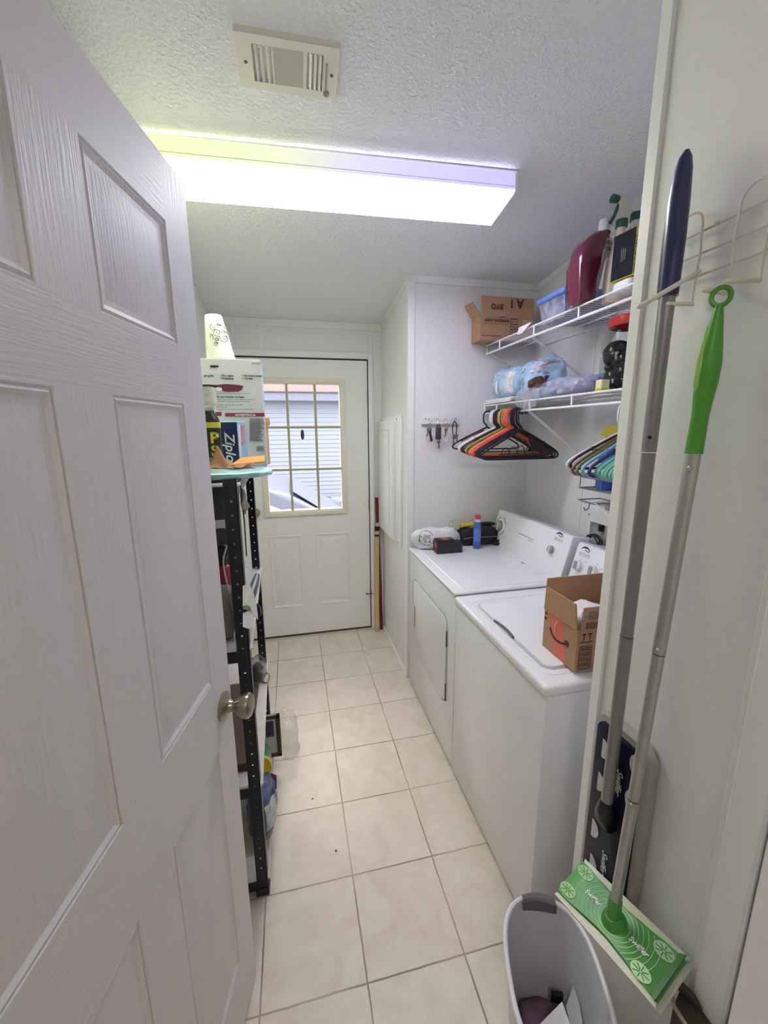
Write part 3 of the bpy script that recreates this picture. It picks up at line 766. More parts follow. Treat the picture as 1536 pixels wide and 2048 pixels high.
for y, z in ((2.49, 1.622), (2.93, 1.622), (2.47, .842)):
    b = MB(); b.lathe([(0, .003), (.004, .002), (.005, 0)], (XE - .014, y, z), (-1, 0, 0), 12); b.build('screw', m_darkmetal, BP)

# ================================================================== KEY RACK AND KEYS
KR = thing('key_rack', 'white wooden key rack with four hooks on the alcove wall', 'key rack', (.84, YA, 1.6))
b = MB(); b.box(.730, .951, YA - .012, YA, 1.590, 1.641, .003, 2); b.box(.727, .954, YA - .016, YA - .002, 1.585, 1.598, .003, 2); b.build('board', mat('rack_white_paint', '#e9e7e6', .5), KR)
kx_ = (.766, .818, .868, .922)
for x in kx_:
    b = MB(); b.tube(smooth_path([(x, YA - .012, 1.618), (x, YA - .020, 1.616), (x, YA - .030, 1.598), (x, YA - .034, 1.588), (x, YA - .040, 1.590), (x, YA - .042, 1.600)], 2), .0018, 8); b.build('hook', m_chrome, KR)
for x in (.750, .935):
    b = MB(); b.lathe([(0, .002), (.003, .0015), (.0035, 0)], (x, YA - .012, 1.616), (0, -1, 0), 12); b.build('screw', m_darkmetal, KR)
def key_shape(b, top, ang, L=.052):
    a = V((math.sin(ang), 0, -math.cos(ang))); s = V((a.z, 0, -a.x)) * -1
    def P_(u, v): return V(top) + a * u + s * v
    out = [P_(0, .004), P_(.004, .010), P_(.016, .011), P_(.022, .005), P_(.030, .004), P_(.036, .006), P_(L * .85, .004), P_(L, 0), P_(L * .9, -.004), P_(.024, -.004), P_(.016, -.010), P_(.004, -.010)]
    b.prism(out, (0, -.002, 0))
def ring(b, c, r, tilt=0): b.tube([V(c) + V((r * math.cos(2 * math.pi * i / 18), tilt * r * math.sin(2 * math.pi * i / 18), r * math.sin(2 * math.pi * i / 18))) for i in range(18)], .0011, 6, closed=True)
yk = YA - .036
labs = ['small bunch of keys with a dark fob on the leftmost hook of the rack', 'dark brown fob with a single key on the second hook of the rack', 'keys on a white tag hung on the third hook of the rack', 'black carabiner with keys on the rightmost hook of the rack']
m_key = mat('worn_key_steel', '#8f8b84', .35, metal=.8, var=.1)
for i, x in enumerate(kx_):
    t = thing('key_set', labs[i], 'keys', (x, yk, 1.5), 'keys on the rack')
    if i != 3:
        b = MB(); ring(b, (x, yk, 1.578), .012, .3); b.build('ring', m_chrome, t)
    if i == 0:
        b = MB(); key_shape(b, (x - .004, yk - .002, 1.566), -.25); b.build('key', m_key, t)
        b = MB(); key_shape(b, (x + .003, yk + .003, 1.566), .1); b.build('key', m_key, t)
        b = MB(); b.obox((x + .006, yk - .006, 1.520), (V((1, 0, .2)), EY, V((-.2, 0, 1))), (.007, .004, .030), .003, 2); b.build('fob', mat('dark_navy_fob', '#2c2c38', .5), t)
    if i == 1:
        b = MB(); b.obox((x, yk - .004, 1.536), (EX, EY, EZ), (.017, .007, .036), .008, 3); b.build('fob', mat('dark_brown_fob', '#4b443f', .5, var=.2), t)
        b = MB(); key_shape(b, (x + .002, yk - .004, 1.500), .05); b.build('key', m_key, t)
        b = MB(); b.tube(arc((x, yk - .004, 1.572), .010, 0, 180, 10, EX, EZ), .003, 8); b.build('strap_loop', mat('blue_loop', '#33406b', .5), t)
    if i == 2:
        b = MB(); key_shape(b, (x - .004, yk - .003, 1.566), -.1); b.build('key', mat('brass_key', '#a6905c', .35, metal=.8), t)
        b = MB(); b.prism([(x - .010, yk + .004, 1.552), (x + .012, yk + .004, 1.548), (x + .010, yk + .004, 1.490), (x - .009, yk + .004, 1.487)], (0, .004, 0), .002, 1); b.build('tag', m_whiteplastic, t)
    if i == 3:
        b = MB(); b.tube([V((x - .006, yk - .002, 1.562)) + V((.013 * math.cos(a) * (1 if math.cos(a) > 0 else 1), 0, .040 * math.sin(a))) for a in [2 * math.pi * k_ / 24 for k_ in range(24)]], .003, 8, closed=True); b.build('carabiner', m_black, t)
        b = MB(); key_shape(b, (x + .002, yk - .006, 1.532), .15); b.build('key', m_key, t)
        b = MB(); key_shape(b, (x - .008, yk - .003, 1.524), -.12); b.build('key', m_key, t)
# ================================================================== THINGS ON THE DRYER
# printed plastic bag
b = MB(); b.blob((.795, 2.190, .938), (.152, .060, .066), .85, amp=.016, freq=9, seed=2.0, nu=90, nv=44, flat=ZD + .001, crease=.006, cfreq=16)
tr = b.bvh()
bag = tag(b.build('plastic_bag', mat('crumpled_white_bag', '#e6e6e8', .35, var=.03, bump=.3, bscale=35), origin=(.795, 2.19, ZD)), 'white plastic bag with black round print on the far corner of the dryer', 'bag')
ec = V((.722, 2.10, .955))
def wrap_strokes(strokes, name, m, parent, tree, dirn=V((0, 1, 0)), lift=.0015):
    b = MB()
    for pts, w in strokes:
        q = []
        for p in pts:
            h = tree.ray_cast(V(p) - dirn * .3, dirn)
            if h[0] is not None: q.append(h[0] - dirn * lift)
        if len(q) > 1: b.ribbon(q, w, -dirn, 0)
    return b.build(name, m, parent)
st = [(arc(ec, .040, 20, 200, 24, EX, EZ), .003)]
st += [([ec + V((-.018, 0, -.006)), ec + V((.020, 0, -.010)), ec + V((.022, 0, .016)), ec + V((-.014, 0, .022)), ec + V((-.018, 0, -.006))], .003)]
st += [([ec + V((-.024, 0, .010 - .008 * k)), ec + V((-.040, 0, .012 - .009 * k))], .003) for k in range(4)]
st += [(arc(ec + V((dx, 0, -.018)), .005, 0, 360, 12, EX, EZ), .003) for dx in (-.008, .014)]
st += [([ec + V((-.012, 0, .004 + k * .006)), ec + V((.017, 0, .001 + k * .006))], .0025) for k in range(3)]
wrap_strokes(st, 'printed_emblem', m_ink, bag, tr)
for i, ch in enumerate('OFFICE DE PARK'):
    a = math.radians(200 + i * 11.5)
    rr = .044
    p = ec + EX * (rr * math.cos(a)) + EZ * (rr * math.sin(a))
    if ch != ' ': text(ch, .011, p, V((-math.sin(a), 0, math.cos(a))), V((-math.cos(a), 0, -math.sin(a))), m_ink, bag, 'printed_letter', bold=.0003, wrap=tr, align='CENTER')
# battery pack
t = thing('battery_pack', 'small black battery pack with red corner at the front of the bag', 'battery', (.83, 2.08, ZD))
b = MB(); b.box(.755, .905, 2.048, 2.115, ZD, ZD + .060, .006, 2); b.build('case', mat('battery_black', '#26252a', .5, var=.1), t)
b = MB(); b.box(.758, .860, 2.051, 2.112, ZD + .056, ZD + .078, .004, 2); b.build('terminal_rail', m_black, t)
b = MB(); b.box(.7535, .759, 2.053, 2.088, ZD + .030, ZD + .060, .002, 1); b.box(.790, .825, 2.054, 2.09, ZD + .077, ZD + .080); b.build('release_latch', mat('red_latch', '#c23038', .4), t)
# black pouch
t = thing('tool_pouch', 'black zipped pouch lying behind the blue bottle on the dryer', 'pouch', (1.06, 2.2, ZD))
b = MB(); b.blob((1.065, 2.205, ZD + .052), (.118, .055, .056), .45, amp=.006, freq=9, seed=5, nu=36, nv=18, flat=ZD + .001); b.build('body', mat('black_nylon', '#232026', .75, var=.15, bump=.2, bscale=150), t)
b = MB(); b.tube(smooth_path([(.955, 2.145, ZD + .05), (1.0, 2.142, ZD + .056), (1.10, 2.142, ZD + .054), (1.175, 2.15, ZD + .05)], 2), .002, 6); b.build('zip', m_grey_plastic, t)
b = MB(); b.blob((1.025, 2.19, ZD + .106), (.02, .014, .004), .9, nu=16, nv=8); b.build('badge', m_grey_plastic, t)
b = MB(); b.tube(smooth_path([(1.13, 2.15, ZD + .012), (1.16, 2.12, ZD + .011), (1.20, 2.115, ZD + .011), (1.225, 2.14, ZD + .011), (1.21, 2.18, ZD + .012), (1.17, 2.19, ZD + .012), (1.14, 2.17, ZD + .013), (1.16, 2.135, ZD + .026), (1.20, 2.13, ZD + .028)], 2), .0085, 8)
tag(b.build('coiled_strap', mat('black_webbing', '#1e1d22', .7), origin=(1.17, 2.15, ZD)), 'coiled black strap on the dryer at the foot of the control panel', 'strap')
# blue bottle
t = thing('blue_bottle', 'slim blue bottle with red cap standing on the dryer', 'bottle', (1.016, 2.105, ZD))
b = MB(); b.lathe([(0, 0), (.018, 0), (.0205, .004), (.0205, .125), (.019, .138), (.0165, .150), (.0155, .162)], (1.016, 2.105, ZD), n=28); b.build('body', mat('blue_bottle_plastic', '#4a6cc0', .3, var=.05), t)
b = MB(); b.lathe([(.0208, .045), (.0212, .046), (.0212, .118), (.0208, .119)], (1.016, 2.105, ZD), n=28); b.build('label', mat('bright_blue_label', '#5f86d2', .4, var=.12, scale=60), t)
b = MB(); b.lathe([(.0165, .158), (.0172, .160), (.0172, .172), (.0165, .174)], (1.016, 2.105, ZD), n=28); b.build('cap_collar', mat('pale_collar', '#d9dbe8', .3), t)
b = MB(); b.lathe([(.0160, .173), (.0165, .175), (.0160, .196), (.0140, .199), (0, .200)], (1.016, 2.105, ZD), n=28); b.build('cap', mat('red_cap', '#d8404a', .35), t)
# putty knife with yellow handle, on the pouch
t = thing('yellow_hand_tool', 'hand tool with yellow handle and black blade lying on the black pouch', 'tool', (1.02, 2.2, ZD + .11))
z = ZD + .118
b = MB(); b.tube([(.945, 2.195, z), (.955, 2.196, z), (1.0, 2.198, z + .002), (1.030, 2.199, z + .003), (1.036, 2.199, z + .003)], [.010, .014, .013, .015, .010], 14); b.build('handle', mat('yellow_handle', '#ddc13c', .35), t)
b = MB(); b.tube([(1.034, 2.199, z + .003), (1.08, 2.2, z + .004), (1.11, 2.2, z + .003), (1.15, 2.2, z), (1.185, 2.2, z - .004)], [.006, .007, .011, .012, .003], 12, flat=.5); b.build('blade', mat('black_blade', '#2b2730', .4), t)
b = MB(); b.blob((.922, 2.205, ZD + .120), (.034, .03, .032), .8, amp=.012, freq=30, seed=4, nu=26, nv=16)
tag(b.build('clear_wrapper', film('greenish_wrapper', '#c9d0b8', .5), origin=(.92, 2.2, ZD + .09)), 'crumpled clear wrapper next to the yellow tool handle', 'wrapper')

# ================================================================== OPEN CARTON ON THE WASHER
t = thing('open_carton', 'open brown carton with orange tape stripe and arrow on the washer lid', 'carton', (.88, .99, ZW + .005))
bx0, bx1, by0, by1, bz0, bz1 = .756, 1.03, .912, 1.066, ZW + .0055, ZW + .132
T = .004
b = MB()
b.box(bx0 + T, bx1 - T, by0 + T, by1 - T, bz0 + .0005, bz0 + T)
b.box(bx0, bx0 + T, by0, by1, bz0, bz1); b.box(bx1 - T, bx1, by0, by1, bz0, bz1); b.box(bx0 + T, bx1 - T, by1 - T, by1, bz0, bz1); b.box(bx0 + T, bx1 - T, by0, by0 + T, bz0, bz1)
b.build('body', m_card, t)
def flap(name, hinge0, hinge1, out, L, t=t, inset=0.004, m=m_card):
    h0, h1, out = V(hinge0), V(hinge1), V(out).normalized()
    e = (h1 - h0).normalized(); nz = e.cross(out)
    b = MB(); b.prism([h0, h1, h1 + out * L - e * inset, h0 + out * L + e * inset], nz * T); return b.build(name, m, t)
f1 = flap('side_flap', (bx0, by1, bz1), (bx0, by0, bz1), (-.02, 0, 1), .076, inset=.012)
f2 = flap('back_flap', (bx1, by1, bz1), (bx0, by1, bz1), (0, .03, 1), .098)
f3 = flap('front_flap', (bx0 + .006, by0, bz1 - .008), (bx1, by0, bz1 - .008), (0, -.02, 1), .078)
f4 = flap('side_flap', (bx1, by0, bz1), (bx1, by1, bz1), (.35, 0, 1), .076)
NX, NY = V((-1, 0, 0)), V((0, -1, 0))
m_tape = mat('orange_print', '#d8705a', .6, var=.03); m_boxink = mat('box_black_ink', '#2a2320', .7)
b = MB(); b.quad([(bx0 - .0006, 1.040, bz1), (bx0 - .0006, .974, bz1), (bx0 - .0006, .952, bz0 + .002), (bx0 - .0006, 1.006, bz0 + .002)]); b.build('orange_stripe', m_tape, t)
b = MB(); sm = [on_x(bx0 - .0012, *c6(x, y)) for x, y in ((1003, 850), (1012, 890), (1032, 925), (1062, 950), (1095, 962), (1116, 960))]
b.ribbon(smooth_path(sm, 2), .0065, NX)
b.ribbon(smooth_path([on_x(bx0 - .0012, *c6(x, y)) for x, y in ((1098, 942), (1120, 946), (1125, 962), (1114, 982))], 2), .004, NX); b.build('smile_arrow', m_boxink, t)
b = MB(); b.ribbon(smooth_path([on_x(bx0 - .0012, *c6(x, y)) for x, y in ((1036, 880), (1036, 845), (1044, 820), (1056, 810))], 2), .004, NX); b.build('pale_arc', mat('pale_print', '#f0b5a5', .6), t)
text('Double', .017, V((bx0, .998, bz0 + .008)), V((0, -.16, .60)), V((0, 1, .2)), mat('white_print', '#f3e9e2', .6), t, 'stripe_lettering', bold=.0003, lift=-.001)
text('Cheer', .017, V((bx0, .981, bz0 + .006)), V((0, -.16, .60)), V((0, 1, .2)), mat('white_print', '#f3e9e2', .6), t, 'stripe_lettering', bold=.0003, lift=-.001)
b = MB()
for z in (bz1 - .012, bz1 - .028): b.ribbon([(bx0, 1.063, z), (bx0, 1.052, z)], .008, NX)
b.build('edge_marks', m_boxink, t)
b = MB(); fy = by0
for x in (.778, .797):
    b.ribbon([(x, fy, .974), (x, fy, .992)], .003, NY); b.prism([(x - .007, fy - .0004, .990), (x + .007, fy - .0004, .990), (x, fy - .0004, 1.000)], (0, -.0004, 0))
b.ribbon([(.766, fy, .968), (.808, fy, .968)], .003, NY); b.build('this_way_up_arrows', m_boxink, t)
b = MB()
for a_, c_ in (((.767, .885), (.767, .955)), ((.806, .885), (.806, .955)), ((.767, .885), (.806, .885)), ((.767, .955), (.806, .955))): b.ribbon([(a_[0], fy, a_[1]), (c_[0], fy, c_[1])], .002, NY)
for i in range(12): b.ribbon([(.770, fy, .890 + i * .0054), (.803, fy, .890 + i * .0054)], .0025 if i % 3 else .0012, NY)
b.build('certificate_stamp', m_boxink, t)
b = MB(); b.quad([(.772, fy - .0042, 1.006), (.86, fy - .0042, 1.006), (.86, fy - .0052, 1.068), (.764, fy - .0052, 1.072)]); lb = b.build('shipping_label', mat('white_label_paper', '#e9e6e4', .6), t)
b = MB()
for i in range(16): b.ribbon([(.778 + i * .0035, fy - .0046, 1.010), (.778 + i * .0035, fy - .0050, 1.030)], (.0012, .002, .0008)[i % 3], NY)
for i in range(5): b.ribbon([(.782, fy - .0052, 1.040 + i * .005), (.83, fy - .0052, 1.040 + i * .005)], .0015, NY)
b.build('barcode', m_boxink, lb)
b = MB(); b.quad([(.757, fy - .0052, 1.045), (.86, fy - .0052, 1.045), (.86, fy - .0056, 1.064), (.757, fy - .0056, 1.064)]); b.build('clear_tape', film('packing_tape', '#d8cfd0', .45), t)
b = MB(); b.blob((.84, .985, .985), (.07, .055, .055), .7, amp=.012, freq=20, seed=8, nu=30, nv=18)
tag(b.build('paper_wad', mat('white_packing_paper', '#efeeee', .7, bump=.2, bscale=40), origin=(.84, .985, .94)), 'white packing paper inside the open carton on the washer', 'packing paper')

# ================================================================== WIRE SHELVES
SX0 = 1.105
def wire_shelf(name, label, zt, y0, y1, diag, end_br):
    t = thing(name, label, 'shelf', (1.26, 1.5, zt), 'wire shelves of the laundry alcove')
    b = MB()
    n = int((y1 - y0) / .0254)
    for i in range(n + 1):
        y = y0 + (y1 - y0) * i / n; b.tube([(SX0, y, zt + .002), (XR - .004, y, zt + .002)], .0014, 6)
    b.build('deck_wires', m_wire, t)
    for x, z, r in ((SX0, zt - .002, .0042), (SX0 + .102, zt - .003, .003), (SX0 + .204, zt - .003, .003), (XR - .008, zt - .002, .0035)):
        b = MB(); b.tube([(x, y0, z), (x, y1, z)], r, 8); b.build('deck_rail', m_wire, t)
    b = MB(); b.tube([(SX0 - .001, y0, zt - .046), (SX0 - .001, y1, zt - .046)], .0052, 10); b.build('front_lip', m_wire, t)
    for y in (.93, 1.188, 1.486, 1.788, 2.107, 2.25):
        b = MB(); b.box(SX0 - .004, SX0 + .002, y - .0045, y + .0045, zt - .046, zt - .001, .001, 1); b.build('lip_link', m_wire, t)
    b = MB(); b.tube([(SX0, diag[0], zt - .046), (XR - .006, diag[1], diag[2]), (XR - .002, diag[1], diag[2] - .02)], .0062, 8, flat=.6); b.build('brace', m_wire, t)
    if end_br:
        b = MB(); b.tube([(SX0 + .005, YA - .010, zt - .03), (1.265, YA - .004, zt - .105)], .005, 8); b.lathe([(0, 0), (.007, 0), (.007, .004), (0, .005)], (1.265, YA, zt - .105), (0, -1, 0), 12); b.build('end_brace', m_wire, t)
    for y in (.95, 1.40, 1.85, 2.2):
        b = MB(); b.box(XR - .014, XR, y - .007, y + .007, zt - .012, zt + .006, .002, 1); b.build('wall_clip', m_wire, t)
    return t
ZU, ZL = 2.018, 1.690
UP_SH = wire_shelf('wire_shelf', 'upper white wire shelf holding the bottles, high on the right wall', ZU, .735, 2.262, (1.80, 1.842, 1.813), True)
LO_SH = wire_shelf('wire_shelf', 'lower white wire shelf with the hangers on its front bar', ZL, .735, 2.262, (1.80, 1.795, 1.428), False)
ZU += .004; ZL += .004

# ---- upper shelf
t = thing('amazon_carton'.replace('amazon', 'small'), 'small brown carton with upside-down print at the far end of the upper shelf', 'carton', (1.17, 2.2, ZU))
b = MB(); b.box(1.010, 1.322, 2.152, 2.258, ZU, ZU + .118, .001, 1); b.build('body', m_card, t)
b = MB(); b.prism([(1.024, 2.151, ZU + .118), (1.323, 2.151, ZU + .118), (1.321, 2.158, ZU + .222), (1.018, 2.158, ZU + .222)], (0, .005, 0)); fl = b.build('top_flap', m_card, t)
b = MB(); b.prism([(1.012, 2.160, ZU + .118), (1.012, 2.25, ZU + .118), (.958, 2.25, ZU + .188), (.966, 2.160, ZU + .188)], (.003, 0, .003)); b.build('end_flap', m_card, t)
m_pr = mat('brown_box_print', '#4a2f2a', .7)
XN, ZN = -EX, -EZ
text('A', .064, (1.256, 2.1515, ZU + .212), XN, ZN, m_pr, fl, 'flap_lettering', bold=.0016, lift=.002)
text('1', .064, (1.203, 2.1515, ZU + .210), XN, ZN, m_pr, fl, 'flap_lettering', bold=.0016, lift=.002)
text('BYO', .036, (1.138, 2.1515, ZU + .182), XN, ZN, m_pr, fl, 'flap_lettering', bold=.0010, lift=.002)
text('amazon.com', .028, (1.176, 2.1515, ZU + .108), XN, ZN, m_pr, t, 'box_lettering', bold=.0008, lift=.001)
b = MB(); b.ribbon(smooth_path([(1.165, 2.1515, ZU + .116), (1.14, 2.1515, ZU + .121), (1.11, 2.1515, ZU + .117)], 2), .003, NY, .001)
for x in (1.184, 1.226): b.ribbon([(x, 2.1515, ZU + .03), (x, 2.1515, ZU + .115)], .002, NY, .001)
for i in range(7): b.ribbon([(1.186, 2.1515, ZU + .035 + i * .013), (1.224, 2.1515, ZU + .035 + i * .013)], .002 if i % 2 else .004, NY, .001)
b.ribbon([(1.03, 2.1515, ZU + .085), (1.175, 2.1515, ZU + .085)], .0015, NY, .001); b.ribbon([(1.02, 2.1515, ZU + .025), (1.14, 2.1515, ZU + .025)], .002, NY, .001); b.build('box_print', m_pr, t)
b = MB(); b.quad([(1.255, 2.1512, ZU + .06), (1.318, 2.1512, ZU + .06), (1.318, 2.1512, ZU + .112), (1.255, 2.1512, ZU + .112)]); b.build('pale_label', mat('tan_label', '#c5a78a', .6), t)
# storage tote
t = thing('storage_tote', 'clear plastic tote with blue lid on the upper shelf, between carton and red bottle', 'storage box', (1.24, 1.72, ZU))
b = MB(); z0, z1 = ZU, ZU + .098
b.prism([(1.152, 1.635, z0), (1.375, 1.635, z0), (1.375, 1.80, z0), (1.152, 1.80, z0)], (0, 0, .003))
lo_ = [(1.152, 1.640), (1.375, 1.640), (1.375, 1.800), (1.152, 1.800)]; hi_ = [(1.136, 1.628), (1.388, 1.628), (1.388, 1.815), (1.136, 1.815)]
for k in range(4):
    a0, a1, c0, c1 = lo_[k], lo_[(k + 1) % 4], hi_[k], hi_[(k + 1) % 4]
    b.quad([(*a0, z0), (*a1, z0), (*c1, z1), (*c0, z1)])
b.build('body', film('frosted_tote', '#c9cad8', .55, rough=.25, crinkle=.1), t)
b = MB(); b.box(1.126, 1.398, 1.620, 1.823, z1 - .012, z1 + .012, .009, 3); b.box(1.150, 1.378, 1.645, 1.80, z1 + .008, z1 + .017, .006, 2); b.build('lid', mat('translucent_blue_lid', '#6f8fd8', .3, var=.04), t)
b = MB(); b.blob((1.27, 1.715, ZU + .042), (.095, .07, .04), .5, amp=.012, freq=14, seed=3, flat=ZU + .004); tag(b.build('cloth_bundle', mat('blue_grey_cloth', '#8a90b8', .8, var=.2, scale=20), origin=(1.27, 1.715, ZU + .004)), 'blue-grey bundle inside the clear tote', 'cloth')
# jug of red liquid (outline, then real thickness)
def c3u(x, y): return (1130 + x / 8.906, 390 + y / 8.906)
def outline(pxs, plane_y): return [on_y(plane_y, *c3u(x, y)) for x, y in pxs]
RY = 1.455
t = thing('red_detergent_bottle', 'tall dark red detergent bottle with white cap on the upper shelf', 'bottle', (1.17, RY, ZU))
pr = outline(((275, 1895), (600, 1830), (610, 1500), (640, 1200), (690, 950), (740, 760), (870, 660), (865, 590), (790, 555), (620, 590), (500, 690), (385, 800), (325, 950), (295, 1200), (280, 1500)), RY)
zs = min(p.z for p in pr); 
for p in pr:
    p.z += ZU - zs
    if p.z < ZU + .018: p.z = ZU
b = MB(); b.prism([(p.x, RY, p.z) for p in pr], (0, .085, 0), .022, 4); b.build('body', mat('dark_red_translucent', '#6b1f3c', .18, var=.08, coat=.5), t, ang=60)
cc = on_y(RY + .04, *c3u(715, 560)); ct = on_y(RY + .04, *c3u(705, 470))
b = MB(); b.lathe([(.019, -.016), (.0195, 0), (.0195, .024), (.018, .027), (0, .028)], (cc.x - .003, RY + .042, cc.z - (zs - ZU) - .004), n=24); b.build('cap', m_whiteplastic, t)
b = MB(); q = outline(((745, 760), (818, 745), (815, 1000), (700, 1180), (585, 1700), (545, 1690), (560, 1480), (655, 1150)), RY); b.prism([(p.x, RY - .0005, p.z - zs + ZU) for p in q], (0, -.0015, 0)); lb = b.build('label', mat('grey_label', '#a89a9c', .5, var=.05), t)
for j, s in enumerate(('OU', 'US')):
    o = on_y(RY - .0025, *c3u(735, 860 + j * 110)); text(s, .016, (o.x, RY - .0022, o.z - zs + ZU), EX, EZ, m_ink, lb, 'label_lettering', bold=.0006, lift=.0004)
# spray bottles behind the black box
m_cream = mat('cream_bottle', '#e9dfc4', .3, var=.03); m_green = mat('dark_green_trigger', '#1f5a46', .35)
t = thing('cream_spray_bottle', 'cream spray bottle with green trigger between the red bottle and the black box', 'spray bottle', (1.228, 1.455, ZU))
bx, by = 1.228, 1.452
b = MB(); b.lathe([(0, 0), (.042, 0), (.047, .006), (.048, .06), (.046, .11), (.041, .155), (.034, .195), (.022, .232), (.0165, .248), (.0155, .262)], (bx, by, ZU), n=32, sy=.85); b.build('body', m_cream, t)
b = MB(); b.lathe([(.0165, 0), (.0205, .002), (.0205, .026), (.0165, .028)], (bx, by, ZU + .258), n=24); b.build('collar', m_green, t)
hz = ZU + .284
b = MB(); b.prism([(bx - .012, by - .012, hz), (bx + .018, by - .012, hz), (bx + .034, by - .012, hz + .028), (bx + .026, by - .012, hz + .062), (bx - .016, by - .012, hz + .076), (bx - .028, by - .012, hz + .068), (bx - .020, by - .012, hz + .030)], (0, .024, 0), .007, 3); b.build('spray_head', mat('ivory_spray_head', '#dfdccb', .35), t)
b = MB(); b.tube([(bx - .020, by, hz + .064), (bx - .030, by, hz + .065), (bx - .050, by, hz + .066)], [.009, .013, .014], 16); b.build('nozzle', m_green, t)
b = MB(); b.tube(smooth_path([(bx - .020, by, hz + .050), (bx - .030, by, hz + .024), (bx - .042, by, hz - .002), (bx - .050, by, hz - .014)], 2), .0065, 8, flat=.8); b.build('trigger', m_green, t)
t = thing('white_spray_bottle', 'white spray bottle with green collar behind the black and yellow box', 'spray bottle', (1.305, 1.48, ZU))
bx, by = 1.312, 1.478
b = MB(); b.lathe([(0, 0), (.034, 0), (.037, .006), (.037, .17), (.035, .21), (.024, .268), (.017, .292), (.016, .304)], (bx, by, ZU), n=28); b.build('body', mat('white_bottle', '#ecebee', .3), t)
b = MB(); b.lathe([(.0165, 0), (.0225, .002), (.0225, .026), (.0165, .028)], (bx, by, ZU + .300), n=24); b.build('collar', m_green, t)
hz = ZU + .326
b = MB(); b.prism([(bx - .014, by - .013, hz), (bx + .022, by - .013, hz), (bx + .034, by - .013, hz + .030), (bx + .028, by - .013, hz + .058), (bx + .006, by - .013, hz + .062), (bx - .020, by - .013, hz + .044), (bx - .044, by - .013, hz + .006), (bx - .040, by - .013, hz + .000)], (0, .026, 0), .006, 3); b.build('spray_head', m_whiteplastic, t)
t = thing('white_jug', 'white plastic jug under the black and yellow box on the upper shelf', 'jug', (1.20, 1.33, ZU))
b = MB(); b.blob((1.175, 1.330, ZU + .020), (.034, .045, .021), .5, nu=24, nv=12, flat=ZU); b.build('body', m_whiteplastic, t, ang=60)
t = thing('product_box', 'black and yellow product box on the upper shelf, lettering up its side', 'box', (1.2, 1.29, ZU + .04))
A_ = [on_x(1.135, 1222, 474), on_x(1.135, 1216, 560)]
bA = V((1.142, 1.380, ZU + .046)); dY = V((.13, -.99, 0)).normalized(); dX = V((.99, .13, 0)).normalized(); Hh = .146
b = MB(); ctr = bA + dY * .044 + dX * .045 + EZ * (Hh / 2); b.obox(ctr, (dX, dY, EZ), (.045, .044, Hh / 2), .001, 1); b.build('carton', mat('charcoal_card', '#15161d', .7, spec=.2), t)
m_yel = mat('yellow_card', '#d8c42c', .5)
b = MB(); b.obox(ctr + dY * .0445, (dX, dY, EZ), (.0452, .0006, Hh / 2 + .0004)); b.obox(ctr - EZ * (Hh / 2 + .0004), (dX, dY, EZ), (.0452, .044, .0006)); yp = b.build('yellow_panel', m_yel, t)
fc = ctr + dY * .0452
text('SHINES ON ANY SURFACE', .0135, fc - dX * .037 - EZ * .068, EZ, -dX, m_ink, yp, 'panel_lettering', bold=.0004, lift=.0003, sxy=(.72, 1.0))
b = MB()
for i, h in enumerate((.040, .036, .030)):
    b.ribbon([ctr - dX * .0455 + dY * (-.006 + i * .007) - EZ * h * .5, ctr - dX * .0455 + dY * (-.006 + i * .007) + EZ * h * .6], .0018, -dX, .0004)
b.build('small_print', mat('pale_small_print', '#8d8f9c', .5), t)
b = MB(); b.prism([(1.092, 1.795, ZU + .010), (1.092, 1.900, ZU + .010), (1.086, 1.905, ZU - .022), (1.086, 1.86, ZU - .024)], (.0012, 0, 0))
tag(b.build('paper_tag', mat('white_paper', '#f2f2f2', .6), origin=(1.09, 1.85, ZU)), 'white paper tag stuck on the front edge of the upper shelf', 'tag')

# ---- lower shelf
m_blue_pack = mat('pale_blue_pack', '#a9cbec', .22, var=.30, scale=13, bump=.45, bscale=28, coat=.5)
t = thing('wipes_pack', 'pale blue plastic pack with white panel at the far end of the lower shelf', 'pack', (1.2, 2.11, ZL))
b = MB(); b.blob((1.215, 2.105, ZL + .105), (.095, .125, .080), .5, amp=.012, freq=10, seed=11, nu=72, nv=40, flat=ZL + .028, crease=.005); tr = b.bvh(); b.build('film_pack', m_blue_pack, t)
b = MB()
def wrap_patch(b, tree, o, u, v, d, nu=16, nv=14, lift=.004):
    def fn(i, j):
        p = V(o) + V(u) * i + V(v) * j; h = tree.ray_cast(p - V(d) * .4, V(d)); return (h[0] if h[0] is not None else p) - V(d) * lift
    b.grid(fn, nu, nv)
wrap_patch(b, tr, (1.1, 2.07, ZL + .05), (0, -.075, 0), (0, 0, .105), EX); b.build('white_panel', mat('speckled_white_panel', '#dfdfe6', .3, var=.25, scale=70), t)
b = MB(); wrap_patch(b, tr, (1.1, 2.150, ZL + .05), (0, -.022, 0), (0, 0, .07), EX); b.build('small_label', m_whiteplastic, t)
text('DLO', .034, (1.1, 2.185, ZL + .125), V((0, -1, .2)), EZ, m_whiteplastic, t, 'pack_lettering', bold=.001, wrap=tr)
for i, (x0, y0_, dx) in enumerate(((1.095, 1.965, 0), (1.10, 1.955, .01), (1.108, 1.95, .02))):
    b = MB(); b.box(x0, 1.375 - dx, y0_, 2.255 - i * .004, ZL + .001 + i * .0085, ZL + .0085 + i * .0085, .002, 1)
    tag(b.build('white_board', mat('white_board_paint', '#ecebe6', .5), origin=(1.2, 2.1, ZL + i * .0085)), ('bottom one of three white boards stacked under the pale blue pack', 'middle one of three white boards stacked under the pale blue pack', 'topmost of three white boards stacked under the pale blue pack')[i], 'board', 'white boards on the lower shelf')
